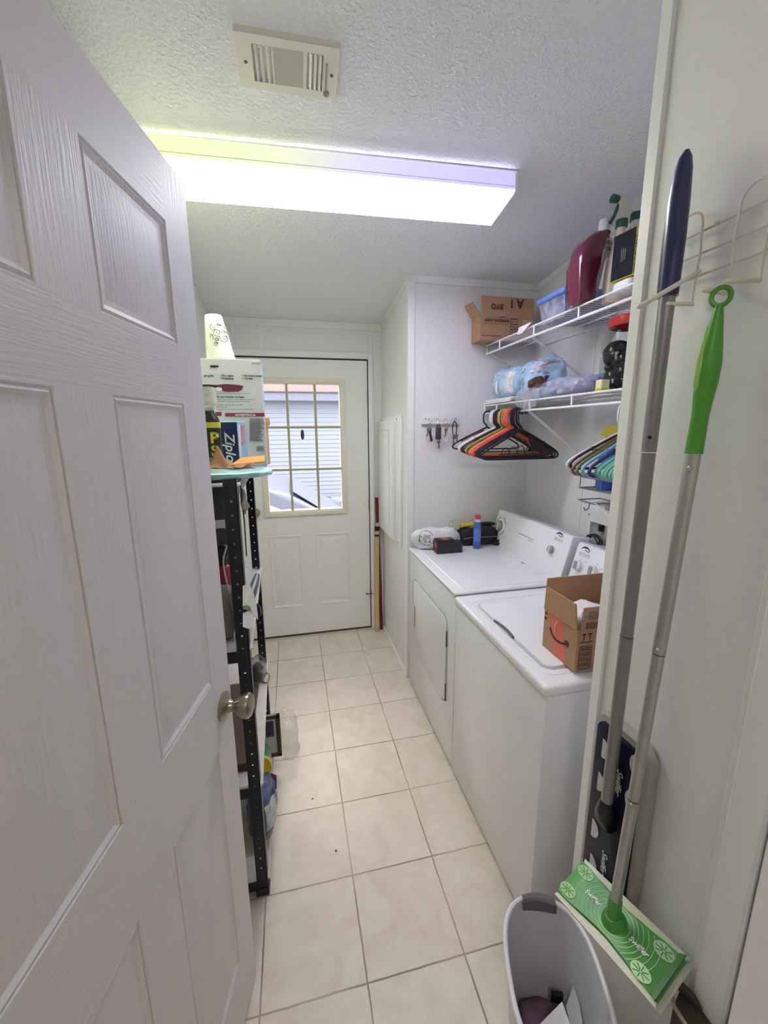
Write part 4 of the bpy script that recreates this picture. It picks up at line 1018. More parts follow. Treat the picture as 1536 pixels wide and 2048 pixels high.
t = thing('snack_pack', 'crumpled pale blue pack with brown picture in clear film, middle of lower shelf', 'pack', (1.2, 1.84, ZL))
b = MB(); b.blob((1.205, 1.845, ZL + .088), (.088, .095, .098), .6, amp=.016, freq=11, seed=21, nu=72, nv=44, flat=ZL + .002, crease=.006); tr = b.bvh(); b.build('film_pack', m_blue_pack, t)
b = MB(); wrap_patch(b, tr, (1.1, 1.805, ZL + .035), (0, -.055, .02), (0, .01, .05), EX); b.build('brown_picture', mat('brown_print', '#4a322c', .4, var=.5, scale=60), t)
b = MB(); wrap_patch(b, tr, (1.1, 1.815, ZL + .12), (0, -.055, 0), (0, .0, .055), EX); b.build('grey_print', mat('grey_white_print', '#b9bac4', .4, var=.5, scale=35), t)
b = MB()
for i in range(26):
    p = V((1.0, 1.905 - .05 * random.random(), ZL + .04 + .11 * random.random())); h = tr.ray_cast(p, EX)
    if h[0] is not None: b.lathe([(0, .001), (.003, .0008), (.0034, 0)], h[0], h[1], 8)
b.build('dotted_print', mat('navy_dots', '#39466e', .5), t)
b = MB()
b.blob((1.215, 1.62, ZL + .036), (.105, .155, .044), .7, amp=.024, freq=9, seed=31, nu=90, nv=44, flat=ZL + .001, crease=.009); core = b.build('film_sleeve', film('clear_crinkled_film', '#dcdde8', .34, rough=.05, crinkle=1.0, bscale=18), origin=(1.215, 1.62, ZL))
tag(core, 'clear crinkled plastic sleeve lying along the front of the lower shelf', 'plastic bag')
b = MB(); b.blob((1.096, 1.80, ZL + .004), (.010, .10, .046), .7, amp=.012, freq=14, seed=33, nu=60, nv=30, crease=.006)
tag(b.build('hanging_film', film('clear_loose_film', '#e4e4ee', .24, crinkle=1.0, bscale=22), origin=(1.098, 1.8, ZL)), 'loose clear film hanging over the front bar of the lower shelf', 'plastic film')
b = MB(); b.blob((1.235, 1.60, ZL + .028), (.075, .12, .026), .7, amp=.01, freq=12, seed=41, flat=ZL + .003)
tag(b.build('folded_fabric', mat('grey_blue_fabric', '#8183a6', .7, var=.3, scale=12), origin=(1.235, 1.6, ZL + .003)), 'grey-blue folded fabric inside the clear sleeve', 'fabric')
b = MB(); b.blob((1.25, 1.50, ZL + .064), (.05, .06, .018), .8, amp=.012, freq=14, seed=44)
tag(b.build('blue_wrapper', film('blue_clear_wrapper', '#7fa0d4', .7), origin=(1.25, 1.5, ZL + .04)), 'blue clear wrapper on the plastic sleeve next to the jar', 'wrapper')
t = thing('matchbox_carton', 'small white and yellow box at the foot of the big jar', 'box', (1.14, 1.366, ZL))
b = MB(); b.box(1.122, 1.155, 1.350, 1.382, ZL, ZL + .040, .001, 1); b.build('carton', mat('white_yellow_box', '#ece8b4', .5), t)
b = MB(); b.box(1.1215, 1.1555, 1.3495, 1.3825, ZL, ZL + .010); b.build('yellow_band', m_yel, t)
# big jar
JX, JY = 1.268, 1.384
t = thing('big_clear_jar', 'big clear plastic jar with red lid filled with black pods', 'jar', (JX, JY, ZL))
b = MB(); prof = [(0, .001), (.080, .001), (.094, .008), (.101, .03), (.106, .09), (.104, .125), (.099, .138), (.103, .152), (.104, .185), (.097, .215), (.080, .238), (.074, .246)]
b.lathe(prof, (JX, JY, ZL), n=40); b.build('shell', pane_mat('clear_jar_plastic', (.90, .92, .90, 1), .3), t)
b = MB(); b.lathe([(.076, .232), (.084, .234), (.086, .240), (.086, .262), (.080, .268), (0, .269)], (JX, JY, ZL), n=40); b.build('lid', mat('red_jar_lid', '#c9322c', .3), t)
m_pod = mat('glossy_black_pod', '#1d2224', .2, var=.2)
b = MB(); b.blob((0, 0, 0), (.037, .030, .028), .75, amp=.008, freq=30, seed=3, nu=20, nv=12)
pod = tag(b.build('black_pod', m_pod, origin=(0, 0, 0)), 'glossy black pod inside the big clear jar', 'pod', 'black pods in the jar')
k = 0
for lvl in range(5):
    for j in range(8 if lvl < 4 else 5):
        a = 2 * math.pi * (j / (8 if lvl < 4 else 5) + lvl * .07); rr = .058 if lvl != 0 else .052
        pos = V((JX + rr * math.cos(a), JY + rr * math.sin(a), ZL + .036 + lvl * .030 + .010 * math.sin(a * 3 + lvl * 2.1)))
        o = pod if k == 0 else pod.copy()
        if k: COL.objects.link(o)
        o.location = pos; o.rotation_euler = (random.uniform(-.5, .5), random.uniform(-.5, .5), a + 1.57 + random.uniform(-.6, .6)); o.scale = (random.uniform(.75, 1.2),) * 3; k += 1
b = MB(); b.lathe([(0, .01), (.04, .012), (.045, .10), (.04, .16), (0, .165)], (JX, JY, ZL), n=20)
tag(b.build('rolled_cloth', mat('dark_plum_cloth', '#3d2234', .8, var=.2), origin=(JX, JY, ZL + .01)), 'dark plum roll in the middle of the big jar', 'cloth')
# dark wrapped block under the front of the upper shelf seen beside the sleeve
# ================================================================== HANGERS
def hanger_mesh(style='tube', r=.0047):
    b = MB(); hw = .205
    pts = [V(q) for q in ((0, 0, 0), (-.004, 0, .014), (-.020, 0, .026), (-.0255, 0, .044), (-.0255, 0, .078), (-.020, 0, .094), (-.006, 0, .103), (.010, 0, .100), (.020, 0, .086), (.021, 0, .074))]
    b.tube(smooth_path(pts, 2), r * .95, 8)
    left = [V((0, 0, .0)), V((-.05, 0, -.024)), V((-.15, 0, -.078)), V((-.190, 0, -.102)), V((-hw, 0, -.116)), V((-hw - .002, 0, -.130)), V((-hw + .012, 0, -.140)), V((-.15, 0, -.141)), V((0, 0, -.141))]
    full = smooth_path(left, 2) + [V((-p.x, 0, p.z)) for p in reversed(smooth_path(left, 2))][1:]
    b.tube(full, r, 8)
    for s in (-1, 1): b.tube([(s * .118, 0, -.060), (s * .126, 0, -.058), (s * .126, 0, -.074)], r * .7, 6)
    if style == 'scallop':
        for i in range(5): b.tube([V(((i - 2) * .042 + .020 * math.cos(math.pi * k / 10), 0, -.118 + .042 * math.sin(math.pi * k / 10) * (1 - .12 * abs(i - 2)))) for k in range(11)], .0022, 6)
        b.tube([(-.12, 0, -.118), (.12, 0, -.118)], .0024, 6)
    return b
def hmat(n, c): return mat('hanger_' + n, c, .35, var=.03)
HZ = 1.5535
m_hw = hmat('white', '#f1f1f4'); m_hm = hmat('maroon', '#4a1f33'); m_hl = hmat('lime', '#a9c860'); m_hr = hmat('rust', '#93402f'); m_ht = hmat('tan', '#c99a5e')
m_hc = hmat('coral', '#ee7a62'); m_hb = hmat('black', '#1f1623'); m_hred = hmat('red', '#d84a4e')
HG = 'hangers on the front bar, far bunch'
rows = [(2.205, m_hb, 'black hanger with bare hook at the end of the bunch nearest the key rack'),
        (2.135, m_hw, 'white hanger, farthest of the three white ones in the bunch'), (2.120, m_hw, 'white hanger, middle of the three white ones in the bunch'), (2.105, m_hw, 'white hanger, nearest of the three white ones, beside the maroon ones'),
        (2.086, m_hm, 'maroon hanger touching the white ones in the bunch'), (2.072, m_hm, 'maroon hanger, second one after the white hangers'), (2.056, m_hm, 'maroon hanger next to the lime ones'),
        (2.038, m_hl, 'lime green hanger beside the maroon ones'), (2.024, m_hl, 'lime green hanger beside the rust-coloured one'),
        (2.008, m_hr, 'rust brown hanger between the lime and tan ones'), (1.993, m_ht, 'tan hanger between the rust and coral ones'),
        (1.977, m_hc, 'coral hanger next to the tan one'), (1.961, m_hc, 'coral hanger, middle of the three coral ones'), (1.946, m_hc, 'coral hanger next to the red one'),
        (1.930, m_hred, 'red hanger between the coral and black ones'),
        (1.912, m_hb, 'black hanger next to the red one in the bunch'), (1.895, m_hb, 'black hanger, second behind the red one'), (1.878, m_hb, 'black hanger, third behind the red one'), (1.860, m_hb, 'black hanger, second from the camera in the hanging bunch')]
hm = {}
proto = None
for i, (y, m, lab) in enumerate(rows):
    if m.name not in hm:
        o = hanger_mesh().build('clothes_hanger', m); hm[m.name] = o
    else:
        o = hm[m.name].copy(); COL.objects.link(o)
    o.location = (1.104 + random.uniform(-.004, .004), y, HZ + random.uniform(-.003, .003)); o.rotation_euler = (0, random.uniform(-.015, .015), random.uniform(-.03, .03)); zs_c = 1 - .13 * max(0, (y - 1.83) / .37); o.scale = (1, 1, zs_c); o.location.z += .103 * (1 - zs_c)
    tag(o, lab, 'clothes hanger', HG)
# wooden bar clipped on the farthest hanger
far = [o for o in bpy.data.objects if o.name.startswith('clothes_hanger')][0]
BASE[far.name] = V()
b = MB(); b.prism([(-.16, -.004, -.088), (-.10, -.004, -.050), (-.02, -.004, -.016), (-.02, -.004, -.028), (-.10, -.004, -.064), (-.155, -.004, -.094)], (0, .008, 0), .002, 1); b.tube(smooth_path([(-.115, 0, -.062), (-.117, 0, -.085), (-.108, 0, -.092), (-.100, 0, -.084)], 1), .0014, 6); b.build('wooden_bar', mat('brown_wood_bar', '#7d5a3f', .5, var=.15, stretch=(1, 8, 8)), far)
o = hanger_mesh('scallop').build('clothes_hanger', m_hb); o.location = (1.104, 1.838, HZ); tag(o, 'black scalloped hanger nearest the camera in the hanging bunch', 'clothes hanger', HG)
BASE[o.name] = V()
b = MB(); b.prism([(.03, -.003, -.030), (.06, -.003, -.040), (.17, -.003, -.112), (.15, -.003, -.128), (.06, -.003, -.100)], (0, .004, 0)); b.build('panel', mat('dark_plum_panel', '#2c1a26', .5), o)
HG2 = 'hangers on the front bar, near bunch'
m_ho = hmat('olive', '#6f7c46'); m_hbr = hmat('brown', '#7b5a44'); m_hsky = hmat('sky_blue', '#8dbbe3'); m_hnavy = hmat('navy', '#262c6c'); m_hteal = hmat('teal', '#3e7d8c'); m_hmint = hmat('mint', '#7ec3ae')
rows2 = [(1.205, m_hw, 'white hanger at the front of the near bunch by the spray bottle'), (1.190, m_hb, 'black hanger right behind the white one in the near bunch'), (1.176, m_hbr, 'brown hanger in the near bunch, between black and olive'),
         (1.158, m_ho, 'olive green hanger in the near bunch'), (1.132, m_hsky, 'sky blue hanger crossing before the spray bottle'), (1.094, m_hnavy, 'navy hanger in the near bunch'), (1.072, m_hteal, 'teal hanger between the navy and mint ones')]
rows2 += [(1.054 - .0135 * k, m_hmint, l) for k, l in enumerate(('mint green hanger next to the teal one', 'mint green hanger, second after the teal one', 'mint green hanger, third after the teal one', 'mint green hanger, fourth after the teal one', 'mint green hanger nearest the partition wall'))]
for y, m, lab in rows2:
    if m.name not in hm:
        o = hanger_mesh(r=.0052).build('clothes_hanger', m); hm[m.name] = o
    else:
        o = hm[m.name].copy(); COL.objects.link(o)
    o.location = (1.103, y, HZ - .003); o.rotation_euler = (0, random.uniform(-.01, .01), random.uniform(-.02, .02)); tag(o, lab, 'clothes hanger', HG2)

# ================================================================== CADDY WITH SPRAY BOTTLE
m_cw = mat('grey_coated_wire', '#8a8792', .35, metal=.4)
t = thing('wire_caddy', 'grey wire caddy with soap tray hung below the lower shelf', 'caddy', (1.37, 1.55, 1.2))
cx0, cx1, cy0, cy1 = 1.285, XR - .012, 1.36, 1.625
b = MB()
for z in (1.292, 1.342): b.tube([(cx0, cy1, z), (cx1, cy1, z), (cx1, cy0, z), (cx0, cy0, z)], .0032, 8, closed=True)
for x, y in ((cx0, cy1), (cx0, cy0), (cx1, cy1), (cx1, cy0), (cx0, (cy0 + cy1) / 2)): b.tube([(x, y, 1.292), (x, y, 1.342)], .0022, 6)
for i in range(12): y = cy0 + (cy1 - cy0) * (i + .5) / 12; b.tube([(cx0, y, 1.290), (cx1, y, 1.290)], .0016, 6)
b.build('basket', m_cw, t)
b = MB()
for y in (1.52, 1.42): b.tube([(cx1 + .004, y, 1.215), (cx1 + .004, y, 1.68)], .0032, 8)
b.build('stem', m_cw, t)
b = MB(); b.tube([(cx0, 1.625, 1.236), (cx1, 1.625, 1.236), (cx1, 1.525, 1.232), (cx0, 1.525, 1.232)], .003, 8, closed=True)
for i in range(4): y = 1.535 + i * .024; b.tube([(cx0, y, 1.234), (cx0 + .03, y, 1.222), (cx1, y, 1.222)], .0016, 6)
b.tube(smooth_path([(cx0 + .02, 1.575, 1.225), (cx0 + .015, 1.575, 1.200), (cx0 - .004, 1.572, 1.194), (cx0 - .012, 1.570, 1.210)], 2), .003, 8); b.build('soap_tray', m_cw, t)
b = MB(); b.tube([(cx0, 1.525, 1.236), (cx0, 1.515, 1.236), (cx0, 1.425, 1.196), (cx1, 1.425, 1.196)], .0022, 8); b.build('side_arm', m_wire, t)
b = MB(); b.blob((1.385, 1.545, 1.209), (.018, .022, .016), .9, nu=20, nv=12); tag(b.build('soap_lump', mat('grey_soap', '#b4b0b4', .5), origin=(1.385, 1.545, 1.193)), 'round pale grey lump behind the soap tray of the caddy', 'soap')
SX, SY = 1.335, 1.525
t = thing('blue_spray_bottle', 'blue spray bottle with yellow trigger standing in the wire caddy', 'spray bottle', (SX, SY, 1.295))
b = MB(); b.lathe([(0, 0), (.040, 0), (.045, .006), (.045, .115), (.040, .142), (.024, .175), (.018, .193), (.016, .212)], (SX, SY, 1.295), n=30, sx=.85); tr = b.bvh(); b.build('body', mat('blue_cleaner_plastic', '#2a55ad', .2, var=.1, coat=.4), t)
b = MB(); b.lathe([(.0205, 0), (.036, -.020)], (SX, SY, 1.295 + .182), n=30, sx=.9); b.build('shoulder_band', mat('teal_shoulder', '#1d5a64', .3), t)
b = MB(); b.lathe([(.016, 0), (.019, .001), (.019, .022), (.016, .023)], (SX, SY, 1.295 + .207), n=24); b.build('collar', mat('yellow_collar', '#cdbf35', .4), t)
zt = 1.295 + .228
b = MB(); b.prism([(SX - .012, SY + .016, zt), (SX - .012, SY - .016, zt), (SX - .012, SY - .050, zt + .010), (SX - .012, SY - .052, zt + .042), (SX - .012, SY + .010, zt + .042), (SX - .012, SY + .046, zt + .016), (SX - .012, SY + .044, zt + .006)], (.024, 0, 0), .005, 2); b.build('spray_head', mat('yellow_trigger_head', '#d6c43a', .4), t)
b = MB(); b.tube(smooth_path([(SX, SY - .036, zt + .010), (SX, SY - .048, zt - .018), (SX, SY - .058, zt - .036)], 2), .006, 8); b.build('trigger', mat('yellow_trigger_head', '#d6c43a', .4), t)
b = MB()
def fn(i, j):
    a = math.radians(120 + 150 * i); return (SX + .0392 * math.cos(a), SY + .0462 * math.sin(a), 1.295 + .035 + .07 * j + .012 * math.sin(i * 3.1))
b.grid(fn, 16, 2); b.build('label', mat('white_blue_label', '#b9cdec', .4, var=.5, scale=45), t)
b = MB(); b.lathe([(0, 0), (.028, 0), (.030, .004), (.024, .055), (.022, .058), (0, .058)], (1.325, 1.43, 1.295), n=22); tag(b.build('blue_cup', mat('cobalt_cup', '#2f4fa8', .35), origin=(1.325, 1.43, 1.295)), 'small cobalt blue cap beside the spray bottle in the caddy', 'cap')
# ================================================================== OUTLET BOX OF THE WASHER
t = thing('washer_outlet_box', 'white recessed washer hookup box on the right wall above the washer controls', 'outlet box', (XR, 1.6, .95))
b = MB(); y0_, y1_, z0, z1 = 1.36, 1.690, .88, 1.175; oy0, oy1, oz0, oz1 = 1.40, 1.663, .90, 1.118
b.box(XR - .022, XR, oy1, y1_, z0, z1, .002, 1); b.box(XR - .022, XR, y0_, oy0, z0, z1, .002, 1); b.box(XR - .022, XR, oy0, oy1, oz1, z1, .002, 1); b.box(XR - .022, XR, oy0, oy1, z0, oz0, .002, 1); b.build('frame', m_trim, t)
b = MB(); b.box(XR - .003, XR - .001, oy0, oy1, oz0, oz1); b.box(XR - .02, XR - .002, 1.535, 1.565, oz0, oz1); b.build('back_panel', mat('grey_recess_back', '#b5b3b6', .6), t)
b = MB(); b.tube([(XR - .014, 1.60, 1.115), (XR - .014, 1.60, 1.085)], .012, 12); b.build('valve', m_black, t)
b = MB(); b.lathe([(0, .002), (.004, .0015), (.005, 0)], (XR - .022, 1.676, 1.150), (-1, 0, 0), 12); b.build('screw', m_darkmetal, t)
b = MB(); pts = []
for k in range(90):
    a = k * .42; pts.append((XR - .055 + .012 * math.sin(k * .31), 1.59 + (.035 + .010 * math.sin(k * .17)) * math.cos(a), 1.045 + (.024 + .006 * math.cos(k * .23)) * math.sin(a)))
b.tube(pts, .0028, 6); tag(b.build('cord_bundle', mat('black_cord', '#1b1a1e', .45), origin=(XR - .055, 1.59, 1.02)), 'tangled black cord bundle behind the washer controls', 'cord')
# ================================================================== HOOK RACK ON THE PARTITION
m_rw = mat('beige_coated_wire', '#ddd8c9', .35, var=.02)
XW = XP - .009
t = thing('wire_hook_rack', 'beige coated wire hook rack screwed to the partition wall above both mops', 'hook rack', (XW, .45, 1.8))
for z in (1.857, 1.825, 1.793):
    b = MB(); b.tube([(XW, .25, z), (XW, .628, z)], .0020, 8); b.build('rail', m_rw, t)
def hook_unit(ya, yb, zt):
    b = MB(); ym = (ya + yb) / 2; r = (ya - yb) / 2
    path = [(XW - .004, ya, 1.752), (XW - .004, ya, 1.80), (XW - .004, ya + .002, 1.825), (XW - .004, ya, 1.845), (XW - .004, ya, zt - r)]
    path += [(XW - .004, ym + r * math.cos(math.radians(a)), zt - r + r * math.sin(math.radians(a))) for a in range(20, 180, 20)]
    path += [(XW - .004, yb, zt - r), (XW - .004, yb, 1.845), (XW - .004, yb - .003, 1.825), (XW - .004, yb, 1.80), (XW - .004, yb, 1.752)]
    b.tube(smooth_path(path, 1), .0019, 10); b.build('hook_loop', m_rw, t)
def peg(base, tip, r=.0031, mid=()):
    b = MB(); b.tube([base, *mid, tip], r, 12); b.blob(tip, (r * 1.12,) * 3, 1.0, nu=12, nv=8); b.build('peg', m_rw, t)
hook_unit(.618, .577, 1.888); hook_unit(.522, .480, 1.886); hook_unit(.425, .383, 1.886); hook_unit(.33, .29, 1.886)
peg(on_x(.634, 1398, 542), on_x(.560, 1279, 613), .0036, (on_x(.604, 1374, 557), on_x(.578, 1346, 574)))
peg((XW - .002, .577, 1.752), (.592, .583, 1.752)); peg((XW - .002, .480, 1.756), (.596, .496, 1.757)); peg((XW - .002, .522, 1.752), (.578, .512, 1.750), .0038)
peg((XW - .002, .383, 1.756), (.592, .39, 1.755)); peg((XW - .002, .425, 1.756), (.592, .43, 1.755))
b = MB(); b.lathe([(0, .003), (.002, .003), (.0038, .0015), (.0038, 0)], (XP - .011, .556, 1.858), (-1, 0, 0), 14); b.build('screw', m_rw, t)

# ================================================================== BLUE MOP
t = thing('flat_mop', 'flat mop with navy grip and navy head, grey pole leaning on the partition wall', 'mop', (.6, .59, .56))
m_navy = mat('navy_grip', '#20265c', .3, var=.06, coat=.3)
b = MB(); x0, y0_ = .598, .592
b.tube([(x0, .592, 1.765), (x0, .592, 1.80), (x0, .592, 1.85), (x0, .5915, 1.90), (x0, .590, 1.94), (x0, .589, 1.957), (x0, .588, 1.966)], [.0150, .0155, .0158, .0148, .0118, .0085, .003], 20); b.build('grip', m_navy, t)
m_pole = mat('grey_mop_pole', '#8f8c8e', .35, metal=.5, var=.05)
for z0, z1, r in ((1.520, 1.768, .0116), (1.18, 1.518, .0110), (.815, 1.178, .0116)):
    b = MB(); b.tube([(x0 - (1.77 - z1) * .004, .592 - (1.77 - z1) * .004, z1), (x0 - (1.77 - z0) * .004, .592 - (1.77 - z0) * .004, z0)], r, 20); b.build('pole', m_pole, t)
b = MB(); b.lathe([(0, .002), (.003, .0012), (.0032, 0)], (.5865, .582, 1.545), (-.8, -.6, 0), 12); b.build('lock_button', m_black, t)
m_hd = mat('navy_head_plastic', '#12132e', .45, var=.1, spec=.25)
b = MB(); b.tube([(.594, .588, .820), (.594, .590, .795), (.598, .593, .775), (.604, .594, .760)], [.010, .016, .020, .016], 16); b.tube([(.602, .575, .760), (.602, .613, .760)], .015, 14); b.build('swivel_joint', mat('black_swivel', '#15151d', .3), t)
XH = .612
b = MB(); hd = rrect(.541, .652, .560, .952, .012, 5); b.prism([(XH, y, z) for y, z in hd], (.014, 0, 0), .003, 2); b.build('head', m_hd, t)
b = MB(); hd2 = rrect(.528, .664, .548, .966, .016, 5); b.prism([(XH + .009, y, z) for y, z in hd2], (.020, 0, 0), .006, 3); b.build('cleaning_pad', mat('grey_mop_cloth', '#aaa69c', .85, var=.06, scale=90, bump=.3, bscale=180), t)
m_grip = mat('pale_grip_rubber', '#cfcfd2', .6)
def half_oval(b, px, py, w, h, sgn):
    c = on_x(XH - .0005, px, py)
    b.prism([c + V((0, sgn * w * (1 - (1 if k in (0,) else 0)) * math.cos(math.radians(-90 + 180 * k / 12)), h * math.sin(math.radians(-90 + 180 * k / 12)))) for k in range(13)], (-.0012, 0, 0))
for px, py in ((1205, 1495), (1196, 1560), (1184, 1652), (1180, 1722)):
    b = MB(); half_oval(b, px, py, -.020, .022, 1); b.build('cloth_gripper', m_grip, t)
for px, py in ((1272, 1532), (1262, 1602)):
    b = MB(); half_oval(b, px, py, .014, .022, 1); b.build('cloth_gripper', m_grip, t)
for (px, py) in ((1236, 1536), (1206, 1698)):
    o = on_x(XH, px, py); text('Swiffer', .021, o, -EZ, -EY, m_whiteplastic, t, 'head_lettering', bold=.0002, lift=.0008, shear=.3)

# ================================================================== GREEN SWEEPER
S_ = .79
def sp(x, y, dz): return CAMP + V((x, y, dz)) * S_
HT, HR, HB, HL = sp(.756, .798, .355 - CAM_H), sp(.807, .527, .400 - CAM_H), sp(.696, .500, .353 - CAM_H), sp(.645, .772, .308 - CAM_H)
hc = (HT + HR + HB + HL) / 4
u = ((HR - HT) + (HB - HL)).normalized(); v = (HL - HT); v = (v - u * v.dot(u)).normalized(); nn = u.cross(v)
if nn.z < 0: nn = -nn
LH, WH = (HR - HT).length / 2, (HL - HT).length / 2
def hp(a, c, h=0.0): return hc + u * (a * LH) + v * (c * WH) + nn * h
t = thing('green_sweeper', 'green floor sweeper with silver pole and white cloth hung on the wire hook rack', 'sweeper', (.59, .5, .6))
b = MB()
pl = []
for k in range(21):
    a = -.97 + 1.94 * k / 20; pl.append((a, -.86 + .20 * math.cos(a * math.pi / 1.94) ** 2))
pl2 = [(a, -c) for a, c in reversed(pl)]
b.prism([hp(a, c, 0) for a, c in pl + pl2], nn * .012, .002, 2); b.build('head', mat('bright_green_plastic', '#4f9f45', .35, var=.05), t)
b = MB(); b.prism([hp(a, c, -.012) for a, c in ((-1, -1), (1.02, -1), (1.02, 1), (-1, 1))], nn * .011, .004, 2)
for s in (-1, 1):
    b.prism([hp(a, c * s, .002) for a, c in ((-.98, 1.03), (.99, 1.03), (.96, .88), (.5, .80), (0, .70), (-.5, .80), (-.96, .88))], nn * .005)
b.build('cleaning_cloth', mat('white_dust_cloth', '#e9ead9', .9, var=.04, bump=.5, bscale=160), t)
b = MB(); b.prism([hp(a, c, .0125) for a, c in ((.90, -.86), (.975, -.98), (.975, .95), (.90, .86))], nn * .003); b.build('end_band', mat('deep_green_band', '#2c7326', .4), t)
m_lg = mat('light_green_relief', '#93cf86', .3)
def on_plate(a, c):  # a along, c across in metres from the centre
    return abs(a) < LH * .93 and abs(c) < WH * (.80 - .18 * math.cos(a / LH * math.pi / 1.94) ** 2)
b = MB()
for r in (.024, .030, .036, .043, .050, .058, .066):
    for a0 in range(0, 360, 6):
        seg = [(r * 1.25 * math.cos(math.radians(a)), r * math.sin(math.radians(a))) for a in (a0, a0 + 3, a0 + 6)]
        if all(on_plate(*q) for q in seg): b.ribbon([hc + u * q[0] + v * q[1] + nn * .0122 for q in seg], .0011, nn, .0004)
b.build('relief_rings', m_lg, t)
m_slit = mat('dark_green_slit', '#1f4a1c', .6)
for a, c in ((-.78, -.55), (-.82, .52), (.74, -.52), (.66, .60)):
    p = hp(a, c, .0122); b = MB(); b.prism([p + u * (.018 * math.cos(math.radians(k))) + v * (.012 * math.sin(math.radians(k))) for k in range(0, 360, 15)], nn * .0012); g = b.build('cloth_gripper', m_lg, t)
    b = MB()
    for k in range(8):
        d_ = u * (.015 * math.cos(k * math.pi / 4)) + v * (.010 * math.sin(k * math.pi / 4)); b.ribbon([p + d_ * .15 + nn * .0012, p + d_ + nn * .0012], .0012, nn, .0003)
    b.build('gripper_slits', m_slit, g)
for a, c, s in ((-.60, .05, 1), (.30, .10, 1)):
    text('Swiffer', .0125, hp(a, c, .0128), u, -v, m_whiteplastic, t, 'head_lettering', bold=.0003, shear=.3, lift=.0006)
ringc = V((.598, .503, 1.737))
jt = hc + nn * .020
dirp = (ringc - jt).normalized()
Lp = (ringc - jt).length
def pp(s): return jt + dirp * s
zs_ = lambda z: (z - jt.z) / dirp.z
b = MB(); b.lathe([(.0235, 0), (.0215, .004), (.0165, .010), (.012, .016), (0, .018)], hc + nn * .011, nn, 28); b.tube([jt - u * .011, jt + u * .011], .0085, 14); b.build('swivel_joint', mat('mid_green_plastic', '#4a8f3c', .35), t)
b = MB(); b.tube([pp(-.004), pp(.02), pp(zs_(.672))], [.010, .0125, .0115], 18); b.build('pole_socket', mat('mid_green_plastic', '#4a8f3c', .35), t)
for z0, z1, r in ((.668, .90, .0100), (.902, 1.19, .0094), (1.192, 1.526, .0100)):
    b = MB(); b.tube([pp(zs_(z0)), pp(zs_(z1))], r, 18); b.build('pole', m_alu, t)
for z in (.70, .895, 1.20, 1.50):
    b = MB(); b.blob(pp(zs_(z)) + V((-.0085, -.005, 0)), (.0035, .0035, .005), 1.0, nu=12, nv=8); b.build('pole_button', m_alu, t)
b = MB(); zz = [1.522, 1.545, 1.575, 1.600, 1.625, 1.650, 1.675, 1.695, 1.712, 1.728]; rr = [.0128, .0124, .0120, .0135, .0160, .0165, .0135, .0105, .0080, .0052]
b.tube([pp(zs_(z)) for z in zz], rr, 20, flat=.85)
e_side = dirp.cross(V((-.75, -.65, 0)).normalized()).normalized(); e_up = dirp
b.tube([ringc + e_side * (.0108 * math.cos(2 * math.pi * k / 28)) + e_up * (.003 + .0120 * math.sin(2 * math.pi * k / 28)) for k in range(28)], .0033, 10, closed=True)
b.build('grip', mat('grass_green_grip', '#4f962f', .4, var=.05), t)
b = MB(); gv = V((-.62, -.30, .0)).normalized(); side_ = dirp.cross(gv).normalized()
b.tube([pp(zs_(z)) + gv * (r * .80) + V((-.001, .0075, 0)) for z, r in ((1.606, .0125), (1.62, .0155), (1.65, .0165), (1.68, .0125), (1.702, .0085))], [.002, .0065, .0070, .0045, .003], 12, flat=.7); b.build('grip_inlay', mat('lime_grip_inlay', '#9cc463', .45), t)

# ================================================================== WASTE BINS
BCX, BCY = .500, .572
ba = V((.325, .946, 0)).normalized(); bs = V((ba.y, -ba.x, 0)); BH = .400
def bin_ring(z, f, off=0.0, n=56):
    out = []
    for k in range(n):
        a = 2 * math.pi * k / n
        cx = math.copysign(abs(math.cos(a)) ** .72, math.cos(a)); sx = math.copysign(abs(math.sin(a)) ** .86, math.sin(a))
        out.append(V((BCX, BCY, z)) + ba * ((.152 * f + off) * cx) + bs * ((.097 * f + off) * sx))
    return out
t = thing('waste_bin', 'tall pale grey waste bin with brown grip inset, in front of the washer', 'waste bin', (BCX, BCY, 0))
b = MB(); lv = [(.0, .70), (.10, .775), (.25, .89), (BH, 1.0)]
outer = [[b.bm.verts.new(p) for p in bin_ring(z, f)] for z, f in lv]; inner = [[b.bm.verts.new(p) for p in bin_ring(max(z, .006), f, -.0035)] for z, f in lv]
def skin(A, B, flip=False):
    n = len(A)
    for i in range(n): b.bm.faces.new((A[i], A[(i + 1) % n], B[(i + 1) % n], B[i]))
for A, B in zip(outer, outer[1:]): skin(A, B)
for A, B in zip(inner, inner[1:]): skin(A, B)
skin(outer[-1], inner[-1]); b.bm.faces.new(outer[0]); b.bm.faces.new(inner[0])
m_bin = mat('pale_grey_bin_plastic', '#d6d5dc', .4, var=.02)
b.build('body', m_bin, t)
b = MB(); b.tube(bin_ring(BH, 1.0, .002), .0055, 8, closed=True); b.build('rim', mat('pale_rim_plastic', '#e8e7ec', .35), t)
b = MB(); e0 = V((BCX, BCY, BH)) + ba * .154
prof_g = [(.0085, -.020), (.0090, -.004), (.0075, .005), (.0020, .0088), (-.006, .0085), (-.0105, .004), (-.0120, -.006), (-.0135, -.024)]
def grip(i, j):
    k_ = j * (len(prof_g) - 1); a_ = min(int(k_), len(prof_g) - 2); f_ = k_ - a_
    o_ = prof_g[a_][0] * (1 - f_) + prof_g[a_ + 1][0] * f_; z_ = prof_g[a_][1] * (1 - f_) + prof_g[a_ + 1][1] * f_
    s_ = 2 * i - 1
    if j > .8: z_ += .010 * s_ * s_
    return e0 + bs * (s_ * .040) + ba * (o_ - .010 * s_ * s_) + EZ * z_
b.grid(grip, 20, 21)
